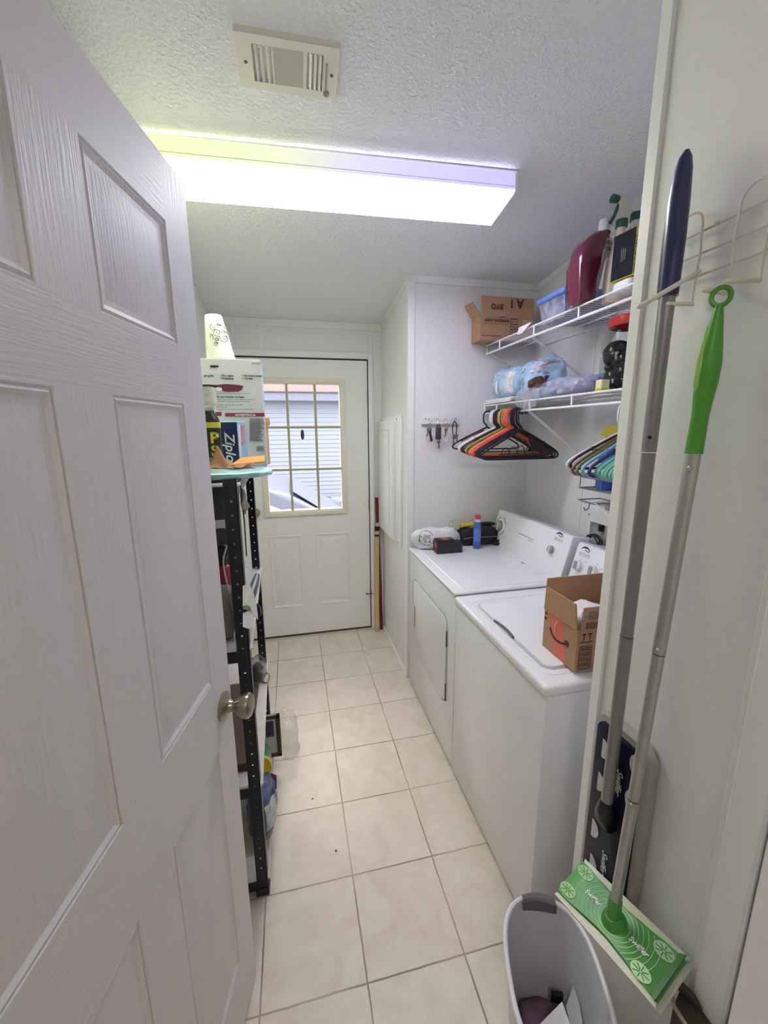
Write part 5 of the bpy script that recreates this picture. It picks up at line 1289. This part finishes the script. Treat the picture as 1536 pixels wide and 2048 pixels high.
b.build('grip_inset', mat('taupe_grip', '#6b6264', .5, var=.05), t)
b = MB(); b.blob((BCX, BCY, .10), (.066, .105, .092), .6, amp=.012, freq=18, seed=6, nu=48, nv=28, flat=.010, rot=-.33, crease=.004)
tag(b.build('plum_wrapper', mat('plum_paper', '#7d6072', .7, var=.2, bump=.3, bscale=40), origin=(BCX, BCY, .01)), 'plum coloured wrapper filling the bottom of the pale grey waste bin', 'wrapper')
b = MB(); q = [on_z(.205, 1076, 2052), on_z(.245, 1123, 2004), on_z(.21, 1140, 2052), on_z(.20, 1110, 2110), on_z(.195, 1070, 2110)]
b.prism(q, (0.0015, 0, .001)); tag(b.build('white_card', mat('white_card_paper', '#f1f0f6', .6), origin=(BCX, BCY, .2)), 'white folded card on the wrapper inside the pale grey waste bin', 'paper')
b = MB(); q = [on_z(.215, 1132, 2012), on_z(.25, 1146, 1972), on_z(.25, 1158, 2010), on_z(.24, 1166, 2058), on_z(.21, 1142, 2058)]
b.prism(q, (0.001, 0, .0015)); tag(b.build('grey_sheet', mat('grey_paper_sheet', '#c9c8ce', .6), origin=(BCX + .05, BCY, .2)), 'pale grey sheet standing against the right inner side of the waste bin', 'paper')
p0 = V((BCX, BCY, .205)) + ba * .080 + bs * .040; b = MB(); b.obox(p0, (bs, ba, EZ), (.014, .005, .014), .002, 1)
tag(b.build('black_packet', m_black, origin=p0 - EZ * .014), 'small black packet by the far inner side of the pale grey waste bin', 'packet')
t = thing('brown_bin', 'dark brown slim bin with pale rim at the lower right, against the partition wall', 'waste bin', (.6, .27, 0))
b = MB(); b.prism([(.590, .13, 0), (.635, .13, 0), (.635, .36, 0), (.620, .39, 0), (.590, .38, 0)], (0, 0, .10)); b.prism([(.578, .10, .10), (.638, .10, .10), (.638, .385, .10), (.622, .415, .10), (.590, .400, .10)], (0, 0, .49)); b.build('body', mat('dark_brown_plastic', '#4a4038', .5, var=.08), t)
b = MB(); b.tube([(.580, .10, .592), (.590, .398, .592), (.606, .424, .596), (.622, .417, .592), (.6385, .386, .592), (.6385, .10, .592)], .0035, 8); b.build('rim', mat('pale_brown_rim', '#b9aea0', .35), t)
b = MB(); b.tube([(.634, .388, .585), (.628, .402, .592), (.620, .415, .599), (.612, .427, .603)], [.010, .0125, .010, .003], 14, flat=.6); b.build('handle', mat('dark_brown_plastic', '#4a4038', .5, var=.08), t)

# ================================================================== STICKS IN THE CORNER
t = thing('wooden_stick', 'pale wooden stick with black taped end leaning beside the back door', 'stick', (.587, 2.93, 0))
A, B_ = V((.590, 2.925, 0)), V((.604, 2.950, .855))
def along(s): return A + (B_ - A) * s
b = MB(); b.obox((A + B_) / 2 - (B_ - A) * .05, (EX, EY, B_ - A), (.0155, .0125, (B_ - A).length * .45), .003, 1); b.build('shaft', mat('pale_pine', '#cdb488', .6, var=.1, scale=14, stretch=(8, 8, .6)), t)
for s0, s1, c in ((.895, .915, '#1c1a1d'), (.915, .945, '#cdb488'), (.945, .985, '#1c1a1d')):
    b = MB(); b.obox(along((s0 + s1) / 2), (EX, EY, B_ - A), (.0165, .0135, (B_ - A).length * (s1 - s0) / 2), .001, 1); b.build('tape_band', mat('band_' + c.strip('#'), c, .5), t)
t = thing('red_pole', 'dark red pole standing behind the wooden stick in the corner', 'pole', (.64, 2.955, 0))
b = MB(); b.tube([(.634, 2.952, 0), (.606, 2.962, 1.06)], .0125, 16); b.build('shaft', mat('dark_red_paint', '#7a1f2b', .4, var=.06), t)
b = MB(); b.tube([(.6125, 2.960, .80), (.611, 2.9605, .87)], .0155, 16); b.build('collar', mat('pale_collar_tape', '#c9b9ae', .5), t)

# ================================================================== SHELVING UNIT
UX1, UX0, UY0, UY1, UZ = -.151, -.452, 1.182, 1.945, 1.430
U = thing('shelving_unit', 'black slotted steel shelving unit with white lined shelves behind the open door', 'shelving unit', (-.3, 1.56, 0))
m_post = mat('black_slotted_steel', '#1c1b24', .4, var=.08)
def slotted(b, org, ud, nd, w, n, pitch, r, th):
    """strip of steel with a row of real round holes"""
    org, ud, nd = V(org), V(ud), V(nd)
    for i in range(n):
        zc_ = pitch * (i + .5); O, I = [], []
        for k in range(16):
            a = 2 * math.pi * k / 16; cx, cz = math.cos(a), math.sin(a); s_ = 1 / max(abs(cx) / 1.0, abs(cz) / 1.0)
            O.append((w / 2 + cx * s_ * w / 2, zc_ + cz * s_ * pitch / 2)); I.append((w * .5 + r * cx, zc_ + r * cz))
        for dd_ in (0, th):
            vo = [b.bm.verts.new(org + ud * q[0] + EZ * q[1] + nd * dd_) for q in O]; vi = [b.bm.verts.new(org + ud * q[0] + EZ * q[1] + nd * dd_) for q in I]
            for k in range(16): b.bm.faces.new((vo[k], vo[(k + 1) % 16], vi[(k + 1) % 16], vi[k]))
    H = n * pitch
    for a0, a1 in (((0, 0), (0, th)), ((w, 0), (w, th))):
        b.bm.faces.new([b.bm.verts.new(org + ud * q[0] + nd * q[1] + EZ * h) for q, h in ((a0, 0), (a1, 0), (a1, H), (a0, H))])
UXF = -.171
for x_, sx in ((UX1, -1), (UX0, 1)):
    for y, sy in ((UY0, 1), (UY1, -1)):
        x = UXF if (sx == -1 and sy == -1) else x_
        b = MB(); slotted(b, (x, y, .012), V((sx, 0, 0)), V((0, sy, 0)), .036, 35, .0405, .0034, .002); slotted(b, (x, y, .012), V((0, sy, 0)), V((sx, 0, 0)), .036, 35, .0405, .0034, .002)
        po = b.build('post', m_post, U, ang=20)
        b = MB(); b.prism([(x + sx * .001 - sx * .004, y - sy * .004, 0), (x + sx * .040, y - sy * .004, 0), (x + sx * .040, y + sy * .004, 0), (x + sx * .006, y + sy * .006, 0), (x + sx * .006, y + sy * .040, 0), (x - sx * .004, y + sy * .040, 0)], (0, 0, .030), .002, 1); b.build('foot', m_black, po)
m_board = mat('white_shelf_liner', '#e4e2d6', .6, var=.04, scale=30, bump=.5, bscale=260)
LV = (1.418, .922, .440, .066)
for z in LV:
    b = MB(); b.prism([(UX0 + .003, UY0 + .004, z - .010), (UX1 + .008, UY0 + .004, z - .010), (UXF + .008, UY1 - .004, z - .010), (UX0 + .003, UY1 - .004, z - .010)], (0, 0, .010), .002, 1); sh = b.build('shelf_board', m_board, U)
    b = MB()
    for y0_, y1_ in ((UY0 + .002, UY0 + .005), (UY1 - .005, UY1 - .002)): b.box(UX0 + .004, (UX1 if y0_ < 1.5 else UXF) - .003, y0_, y1_, z - .044, z - .009)
    b.box(UX0 + .003, UX0 + .006, UY0 + .004, UY1 - .004, z - .044, z - .009)
    b.prism([(UX1 - .006, UY0 + .004, z - .044), (UX1 - .003, UY0 + .004, z - .044), (UXF - .003, UY1 - .004, z - .044), (UXF - .006, UY1 - .004, z - .044)], (0, 0, .035))
    b.build('beam', m_post, U)
    b = MB()
    for k in range(46):
        y = UY0 + .03 + k * .0152; xe = UX1 + .008 + (UXF - UX1) * (y - UY0) / (UY1 - UY0); b.box(xe - .0006, xe + .0008, y, y + .006, z - .0072, z - .0044)
    b.build('liner_dots', mat('grey_liner_dots', '#9a988e', .7), sh)
Z0 = LV[0] + .001
# ---- on top
t = thing('lighter_display', 'tall white cardboard display with lighter print on the shelving unit', 'display box', (-.2, 1.76, Z0))
b = MB(); b.box(-.315, -.096, 1.70, 1.80, Z0, 1.822, .001, 1); b.build('carton', mat('silver_white_card', '#d3d5d8', .5, var=.02), t)
fy = 1.6994
def dp(px, py): return on_y(fy, px, py)
b = MB(); b.quad([dp(431, 824), dp(443, 824), dp(443, 832), dp(431, 832)]); b.quad([dp(450, 826), dp(529, 826), dp(529, 833), dp(450, 833)]); b.build('red_band', mat('dark_red_print', '#8c2f3f', .5), t)
text('ADVERTENCIA', .0115, dp(470, 832) , EX, EZ, m_whiteplastic, t, 'display_lettering', bold=.0003, lift=.001)
for s, px, py, sz in (('gas grills', 408, 753, .010), ('• Pilot lights', 440, 753, .010), ('• Fireplaces', 441, 758.5, .010), ('• Hurricane lamps', 484, 753, .010), ('• Candles', 485, 758.5, .010), ('Usa para encender una fogata', 432, 795, .0085), ('The Aim', 408, 777, .008), ('La mejor manera de encender', 432, 811, .008), ('para la parrilla', 432, 815, .007)):
    text(s, sz, dp(px, py), EX, EZ, m_ink, t, 'display_lettering', bold=.0003 if sz > .0082 else .0, lift=.001)
b = MB(); lg = [(409, 769), (420, 769), (432, 770), (452, 768), (478, 770), (487, 772), (484, 779), (477, 783), (456, 784), (445, 782), (438, 776), (425, 775), (409, 775)]
b.prism([dp(x, y) for x, y in lg], (0, -.0006, 0)); b.build('printed_lighter', mat('plum_print', '#6e2a3f', .45, var=.1), t)
b = MB(); b.prism([dp(x, y) - EY * .0007 for x, y in ((404, 769), (432, 770), (436, 772), (430, 774.5), (404, 774))], (0, -.0006, 0)); b.build('lighter_barrel', m_ink, t)
b = MB(); b.prism([dp(x, y) - EY * .0006 for x, y in ((430, 777), (436, 774), (444, 776), (444, 781), (436, 782))], (0, -.0006, 0)); b.build('trigger_guard', m_whiteplastic, t)
b = MB(); b.prism([dp(x, y) - EY * .0004 for x, y in ((419, 732), (424, 730.5), (438, 731), (437, 734), (428, 735.5), (421, 734.5))], (0, -.0006, 0)); b.build('hang_mark', m_ink, t)
b = MB()
for k in range(26):
    y = 838 + k * 1.75; b.ribbon([dp(499, y), dp(499 + random.uniform(20, 31), y)], .0022, NY, .0006)
for k in range(4): b.ribbon([dp(434, (787, 799, 803, 819)[k]), dp(500 + 8 * (k % 2), (787, 799, 803, 819)[k])], .0015, NY, .0006)
for k in range(10): b.ribbon([dp(514 + k * 1.4, 892), dp(514 + k * 1.4, 902)], .0014, NY, .0006)
for k in range(2): b.ribbon([dp(503, 726 + k * 2), dp(523, 726 + k * 2)], .0014, NY, .0006)
b.build('small_print', mat('grey_small_print', '#77757a', .6), t)
b = MB(); b.lathe([(0, 0), (.016, 0), (.018, .004), (.018, .030), (.014, .034), (0, .034)], (-.098, 1.815, 1.58), (0, 0, 1), 16); b.tube([(-.098, 1.815, Z0), (-.098, 1.815, 1.585)], .010, 10)
tag(b.build('yellow_knob_stick', mat('pale_yellow_knob', '#d8be78', .5), origin=(-.098, 1.815, Z0)), 'thin stick with pale yellow knob end standing behind the lighter display', 'stick')
# stack of paper cups in film
t = thing('paper_cup_stack', 'stack of patterned paper cups in film, upside down on the lighter display', 'paper cups', (-.235, 1.75, 1.824))
cb = V((-.243, 1.755, 1.824)); cax = V((-.10, 0, 1)).normalized()
b = MB(); pf = [(0, 0), (.055, 0), (.0565, .003)]
for k in range(9): pf += [(.0555 - k * .0012, .006 + k * .0085), (.0548 - k * .0012, .0125 + k * .0085)]
pf += [(.0435, .086), (.033, .158), (.031, .161), (0, .161)]
b.lathe(pf, cb, cax, 34, sx=1.0, sy=.8); tr = b.bvh(); b.build('cups', mat('white_paper_cup', '#e9ebdc', .5, var=.03), t, ang=30)
st = []
for (cx, cz, r, a0, a1) in ((-.245, 1.915, .012, 30, 300), (-.225, 1.900, .013, 150, 420), (-.247, 1.892, .006, 0, 360), (-.258, 1.935, .010, 100, 330), (-.222, 1.92, .008, -30, 200), (-.236, 1.945, .007, 30, 250), (-.25, 1.875, .007, 0, 300), (-.215, 1.945, .008, 60, 240), (-.268, 1.90, .010, -60, 120)):
    st.append((arc((cx, 1.6, cz), r, a0, a1, 14, EX, EZ), .0022)); st.append((arc((cx + r * .3, 1.6, cz + r * .2), r * .45, a0 + 60, a1 + 120, 12, EX, EZ), .0018))
for k in range(5): st.append(([V((-.225 + k * .0012, 1.6, 1.935 - k * .006)), V((-.212 + k * .0012, 1.6, 1.930 - k * .006))], .0016))
wrap_strokes(st, 'scroll_print', m_ink, t, tr, lift=.003)
b = MB(); wrap_patch(b, tr, (-.240, 1.6, 1.950), (.014, 0, -.004), (-.004, 0, .020), EY, 6, 6); b.build('mint_patch', mat('mint_print', '#b4d3c4', .5), t)
b = MB(); b.lathe([(.059, .001), (.058, .03), (.053, .07), (.050, .09), (.042, .12)], cb, cax, 34, sy=.82); b.build('film_wrap', film('cup_film', '#eef0e4', .10), t)
# zipper-bag box
t = thing('zipper_bag_box', 'dark blue zipper bag box standing in front of the lighter display', 'box', (-.2, 1.56, Z0))
zx = V((.985, -.17, 0)); zy = V((.17, .985, 0)); zo = V((-.264, 1.500, Z0)); zh = .172
b = MB(); b.obox(zo + zx * .046 + zy * .055 + EZ * (zh / 2), (zx, zy, EZ), (.046, .055, zh / 2), .002, 1); b.build('carton', mat('light_blue_card', '#8ec3dc', .4, var=.04), t)
b = MB(); q = [(0.004, .004), (.092, .004), (.092, zh - .004), (.010, zh - .004), (.002, zh * .55)]
b.prism([zo + zx * a + EZ * c - zy * .0004 for a, c in q], -zy * .0008); b.build('navy_panel', mat('navy_card', '#1d2c5e', .4, var=.05), t)
text('Ziploc', .046, zo + zx * .050 + EZ * (zh - .036) - zy * .002, -EZ, zx, m_whiteplastic, t, 'box_lettering', bold=.0008, lift=.0, shear=.25)
b = MB()
for k, (cc_, yv) in enumerate((('#d9877c', .018), ('#6c86b8', .040), ('#dfe6f0', .072))):
    pass
b.prism([zo + zx * .0925 + zy * a + EZ * c for a, c in ((.030, .085), (.085, .10), (.090, .160), (.045, .158))], zx * .0006); b.build('side_picture', mat('pale_red_blue_print', '#c9909a', .5, var=.5, scale=30), t)
b = MB(); b.prism([zo + zx * .0925 + zy * a + EZ * c for a, c in ((.004, .01), (.028, .01), (.032, .16), (.006, .165))], zx * .0006); b.build('side_strip', mat('white_blue_print', '#dbe6ee', .4), t)  # pale white-blue strip down the box's side face
# spray can with yellow letters
t = thing('cleaner_bottle', 'black and green bottle with big yellow letters next to the zipper bag box', 'bottle', (-.235, 1.36, Z0))
bx, by = -.243, 1.39
b = MB(); b.lathe([(0, 0), (.030, 0), (.032, .004), (.032, .165), (.028, .180), (.018, .195), (.016, .205)], (bx, by, Z0), n=30); tr = b.bvh(); b.build('body', mat('black_green_bottle', '#222a1e', .35, var=.3, scale=15), t)
b = MB(); b.lathe([(.0324, .035), (.0326, .036), (.0326, .060), (.0324, .061)], (bx, by, Z0), n=30); b.build('green_band', mat('olive_green_band', '#6f9a4c', .4, var=.2), t)
b = MB(); b.lathe([(.0324, .150), (.0326, .151), (.0326, .166), (.0324, .167)], (bx, by, Z0), n=30); b.build('yellow_band', mat('lemon_band', '#dcd84a', .4), t)
b = MB(); b.lathe([(.017, .200), (.0185, .202), (.0185, .215), (.026, .220), (.027, .255), (.022, .272), (0, .274)], (bx, by, Z0), n=24); b.build('cap', film('cloudy_cap', '#dfe2cf', .8, rough=.3, crinkle=.1), t)
m_ly = mat('yellow_letter', '#e2d93c', .4)
for s, dz in (('P', .105), ('S', .066)): text(s, .045, (bx + .004, by - .05, Z0 + dz), EX, EZ, m_ly, t, 'label_lettering', bold=.0015, wrap=tr)
# tissue, envelope and flat blue pack
b = MB(); b.blob((-.205, 1.345, Z0 + .016), (.132, .138, .014), .6, amp=.012, freq=9, seed=14, nu=110, nv=30, flat=Z0 + .001, rot=.12, crease=.006, cfreq=20)
tag(b.build('blue_flat_pack', mat('aqua_film_pack', '#a9d6de', .25, var=.42, scale=9, bump=.4, bscale=40, coat=.4), origin=(-.205, 1.345, Z0)), 'flat aqua plastic pack overhanging the top front corner of the shelving unit', 'pack')
b = MB(); b.prism([(-.18, 1.30, Z0 + .036), (-.085, 1.38, Z0 + .040), (-.088, 1.50, Z0 + .050), (-.17, 1.50, Z0 + .044)], (0, 0, .006), .002, 1)
tag(b.build('orange_envelope', mat('orange_padded_paper', '#d79a58', .7, var=.08), origin=(-.13, 1.42, Z0 + .036)), 'orange padded envelope on the flat aqua pack', 'envelope')
b = MB()
def peel(i, j):
    x = -.236 + .135 * i; pk = math.exp(-((i - .28) / .15) ** 2) + .15 * math.sin(i * 14) * (1 - i)
    return (x - .02 * j, 1.285 + .07 * j + .012 * math.sin(i * 9), Z0 + .030 + .012 * i + pk * .066 * j + .004 * math.sin(i * 17 + j * 5))
b.grid(peel, 24, 8)
tag(b.build('peach_tissue', mat('peach_paper', '#d9a484', .75, var=.08), origin=(-.18, 1.3, Z0 + .035), solid=.0015), 'crumpled peach tissue paper peaking in front of the zipper bag box', 'tissue paper')
# ---- second shelf
Z1 = LV[1] + .001
t = thing('dark_case', 'dark grey case at the back of the second shelf of the black unit', 'case', (-.3, 1.6, Z1))
b = MB(); b.box(-.42, -.235, 1.50, 1.72, Z1, Z1 + .43, .01, 2); b.build('body', mat('charcoal_case', '#4c474b', .6, var=.1), t)
b = MB(); b.box(-.30, -.24, 1.498, 1.501, Z1 + .30, Z1 + .33); b.build('white_label', m_whiteplastic, t)
t = thing('red_can', 'red spray can with black ball cap on the second shelf of the black unit', 'can', (-.225, 1.36, Z1))
b = MB(); b.lathe([(0, 0), (.024, 0), (.025, .003), (.025, .185), (.020, .20), (.012, .205)], (-.236, 1.37, Z1), n=24); b.build('body', mat('red_can_paint', '#a02836', .3, var=.1), t)
b = MB(); b.lathe([(.012, .20), (.012, .225), (.020, .235), (.024, .25), (.020, .266), (.010, .274), (0, .275)], (-.236, 1.37, Z1), n=22); b.build('cap', m_black, t)
b = MB(); b.blob((-.225, 1.275, Z1 + .085), (.045, .05, .088), .7, amp=.012, freq=14, seed=51, flat=Z1 + .001)
tag(b.build('grey_cloth_bag', mat('grey_cloth', '#8b887e', .9, var=.15, bump=.3, bscale=60), origin=(-.225, 1.275, Z1)), 'grey cloth bag beside the near post on the second shelf', 'bag')
b = MB(); b.tube(smooth_path([(-.20, 1.215, Z1 + .01), (-.19, 1.23, Z1 + .06), (-.20, 1.22, Z1 + .16), (-.215, 1.23, Z1 + .26), (-.20, 1.24, Z1 + .30)], 2), .0025, 6)
tag(b.build('wire_hanger_piece', m_chrome, origin=(-.2, 1.22, Z1 + .01)), 'bent thin metal wire beside the near post of the black unit', 'wire')
def tool_pt(px, py, X=UX1 - .005): return on_x(X, px, py)
b = MB(); b.tube([(-.185, 1.36, Z1 + .022), (-.178, 1.50, Z1 + .023), (-.172, 1.66, Z1 + .024), (-.170, 1.76, Z1 + .022)], [.016, .018, .017, .012], 14)
tag(b.build('flashlight', mat('gunmetal', '#4d4b52', .35, metal=.4), origin=(-.178, 1.56, Z1 + .005)), 'gunmetal rod-shaped tool lying along the front of the second shelf', 'tool')
b = MB(); b.tube(smooth_path([(-.19, 1.28, Z1 + .012), (-.172, 1.40, Z1 + .014), (-.158, 1.47, Z1 + .014), (-.142, 1.46, Z1 + .006), (-.138, 1.43, Z1 - .012)], 2), .009, 10, flat=.7)
tag(b.build('black_hook_tool', m_black, origin=(-.16, 1.4, Z1)), 'black hooked tool hanging over the front edge of the second shelf', 'tool')
def c2p(x, y): return (420 + x / 8.53, 1160 + y / 8.53)
b = MB(); fp = [on_x(UX1 + .014, *c2p(x, y)) for x, y in ((560, 100), (660, 60), (740, 250), (785, 420), (812, 680), (740, 590), (700, 520), (560, 500))]
b.prism(fp, (.002, 0, 0)); pb_ = tag(b.build('printed_leaflet', mat('offwhite_leaflet', '#e9e8da', .6), origin=fp[0]), 'white leaflet with green print hanging down over the second shelf edge', 'leaflet')
b = MB(); b.prism([on_x(UX1 + .0165, *c2p(x, y)) for x, y in ((560, 440), (650, 430), (690, 470), (700, 520), (560, 500))], (.0006, 0, 0)); b.build('green_print', mat('leaf_green_print', '#5f8f4c', .6, var=.3, scale=60), pb_)
b = MB(); b.prism([on_x(UX1 + .012, *c2p(x, y)) for x, y in ((560, 560), (690, 520), (735, 600), (740, 830), (640, 830), (560, 800))], (.001, 0, 0))
tag(b.build('paper_strip', mat('perforated_paper', '#edede6', .6), origin=on_x(UX1 + .012, *c2p(690, 830))), 'white paper strip hanging under the leaflet at the near post', 'paper')
b = MB(); b.blob(on_x(UX1 + .006, 487, 1003), (.010, .026, .034), .9, amp=.016, freq=24, seed=61, nu=40, nv=26, crease=.006)
tag(b.build('grey_rag', mat('dark_grey_rag', '#a5a19d', .9, var=.15), origin=on_x(UX1 + .006, 487, 1003)), 'small grey rag hanging on the thin cord between the posts', 'rag')
b = MB(); p0, p1 = on_x(UX1 + .004, 479.5, 955), on_x(UX1 + .004, 493, 1112); p0.z = LV[0] - .012
b.tube([p0, (p0 + p1) / 2 + V((.002, .004, 0)), p1], .0018, 6)
tag(b.build('thin_cord', m_black, origin=p1), 'thin black cord hanging from the top shelf of the black unit', 'cord')
# ---- third shelf
Z2 = LV[2] + .001
t = thing('brown_flat_box', 'flat dark brown box on the third shelf of the black unit', 'box', (-.3, 1.5, Z2))
b = MB(); b.box(-.43, -.192, 1.25, 1.72, Z2, Z2 + .030, .002, 1); b.build('carton', mat('dark_brown_card', '#503a2c', .6, var=.15), t)
b = MB(); b.blob((-.200, 1.78, Z2 + .055), (.030, .060, .054), .7, amp=.020, freq=18, seed=71, nu=70, nv=40, flat=Z2 + .001, crease=.008)
tag(b.build('smoky_bag', film('smoky_film', '#77767c', .40, crinkle=1.0), origin=(-.185, 1.8, Z2)), 'smoky crinkled plastic bag at the far end of the third shelf', 'plastic bag')
b = MB(); b.blob((-.202, 1.78, Z2 + .042), (.022, .042, .040), .7, amp=.012, freq=22, seed=73, flat=Z2 + .002); tag(b.build('black_parts', m_black, origin=(-.188, 1.8, Z2)), 'black parts inside the smoky plastic bag', 'parts')
rc = on_x(-.158, 531, 1302)
b = MB(); b.tube([V((rc.x - .006, rc.y, Z2 + .008)) + V((.016 * math.cos(2 * math.pi * k / 24), .028 * math.sin(2 * math.pi * k / 24), .006 * math.sin(2 * math.pi * k / 24))) for k in range(24)], .0035, 10, closed=True)
tag(b.build('metal_ring', mat('brass_grey_ring', '#8f8673', .3, metal=.8), origin=(rc.x, rc.y, Z2)), 'metal ring on the front edge of the third shelf', 'ring')
# ---- bottom shelf and floor
Z3 = LV[3] + .001
t = thing('blue_supply_bag', 'blue and grey plastic supply bag with torn top on the bottom shelf', 'bag', (-.165, 1.41, Z3))
b = MB(); b.blob((-.178, 1.400, Z3 + .088), (.048, .110, .088), .65, amp=.012, freq=13, seed=81, nu=70, nv=40, flat=Z3 + .001, crease=.005); tr = b.bvh(); b.build('film_bag', mat('blue_grey_bag', '#55648a', .35, var=.3, scale=12, bump=.35, bscale=35, coat=.3), t)
b = MB(); wrap_patch(b, tr, (-.172, 1.33, Z3 + .045), (.046, .05, 0), (-.006, .02, .085), V((-.35, .8, -.45)).normalized(), 14, 12); b.build('white_label', mat('grey_white_label', '#b9c3c6', .4, var=.2, scale=40), t)
b = MB(); b.grid(lambda i, j: (-.210 + .085 * i, 1.37 + .075 * j + .01 * math.sin(8 * i), Z3 + .165 + .014 * math.sin(7 * i + 3 * j) - .035 * i), 18, 8); b.build('torn_collar', mat('violet_film', '#6a66ae', .35, var=.3, scale=25), t, solid=.001)
b = MB(); b.grid(lambda i, j: (-.150 + .028 * i, 1.42 + .045 * j, Z3 + .135 + .022 * j - .02 * i), 8, 6); b.build('red_corner', mat('red_blue_film', '#6f3a52', .4, var=.4, scale=30), t, solid=.001)
t = thing('green_bottle', 'green bottle with yellow screw lid lying tilted on the bottom shelf behind the blue bag', 'bottle', (-.185, 1.64, Z3))
ax0, ax1 = V((-.200, 1.70, Z3 + .060)), V((-.178, 1.490, Z3 + .168)); axd = (ax1 - ax0).normalized()
b = MB(); b.tube([ax0, ax0 + axd * .02, ax0 + axd * .16, ax0 + axd * .20, ax1], [.028, .040, .040, .034, .026], 22); b.build('body', mat('green_bottle_plastic', '#3d8a6a', .35, var=.15), t)
b = MB(); b.lathe([(.032, 0), (.038, .002), (.038, .026), (.034, .030), (.030, .028), (0, .027)], ax1 - axd * .004, axd, 28); b.build('lid', mat('yellow_screw_lid', '#d9bd2c', .4, var=.06), t)
t = thing('brown_picture_frame', 'dark brown picture frame with white inside standing at the far end of the bottom shelf', 'frame', (-.24, 1.725, Z3))
FY = 1.725
fa = [on_y(FY, *q) for q in ((559, 1428), (547, 1512))]; fx1 = fa[0].x; fx0 = -.42; fz1 = fa[0].z; fz0 = Z3
b = MB(); w_ = .019
b.box(fx1 - w_, fx1, FY - .006, FY + .010, fz0, fz1, .003, 2); b.box(fx0, fx0 + w_, FY - .006, FY + .010, fz0, fz1, .003, 2); b.box(fx0, fx1, FY - .006, FY + .010, fz1 - w_, fz1, .003, 2); b.box(fx0, fx1, FY - .006, FY + .010, fz0, fz0 + w_, .003, 2)
b.build('frame', mat('dark_brown_handle', '#3a2b1c', .35, var=.1), t)
b = MB(); b.box(fx0 + w_ * .8, fx1 - w_ * .8, FY, FY + .006, fz0 + w_ * .8, fz1 - w_ * .8); b.build('panel', mat('offwhite_case', '#d5d3c9', .5, var=.05), t)
b = MB(); b.box(fx1 - .065, fx1 - .030, FY - .001, FY + .0005, fz1 - .11, fz1 - .03); b.build('violet_print', mat('violet_print', '#4a3a66', .5, var=.5, scale=50), t)
fc_ = on_z(.07, 572, 1468)
b = MB(); b.blob((fc_.x, fc_.y, .082), (.062, .125, .083), .7, amp=.022, freq=11, seed=91, nu=80, nv=50, flat=.001, crease=.010, cfreq=14)
tag(b.build('clear_floor_bag', film('clear_bag_film', '#ddd8c8', .15, rough=.05, crinkle=.9, bscale=16), origin=(fc_.x, fc_.y, 0)), 'crumpled clear plastic bag on the floor next to the black shelving unit', 'plastic bag')
# specks on the tiles
for (px, py, l) in ((625, 1598, 'dark speck on the tile left of the long grout line, far one'), (672, 1702, 'dark speck on the tile beside the long grout line, near one')):
    p = on_z(0, px, py); b = MB(); b.blob((p.x, p.y, .0015), (.004, .003, .0018), .9, nu=10, nv=6); tag(b.build('crumb', mat('dark_crumb', '#3a3026', .8), origin=(p.x, p.y, 0)), l, 'crumb', 'crumbs on the floor')
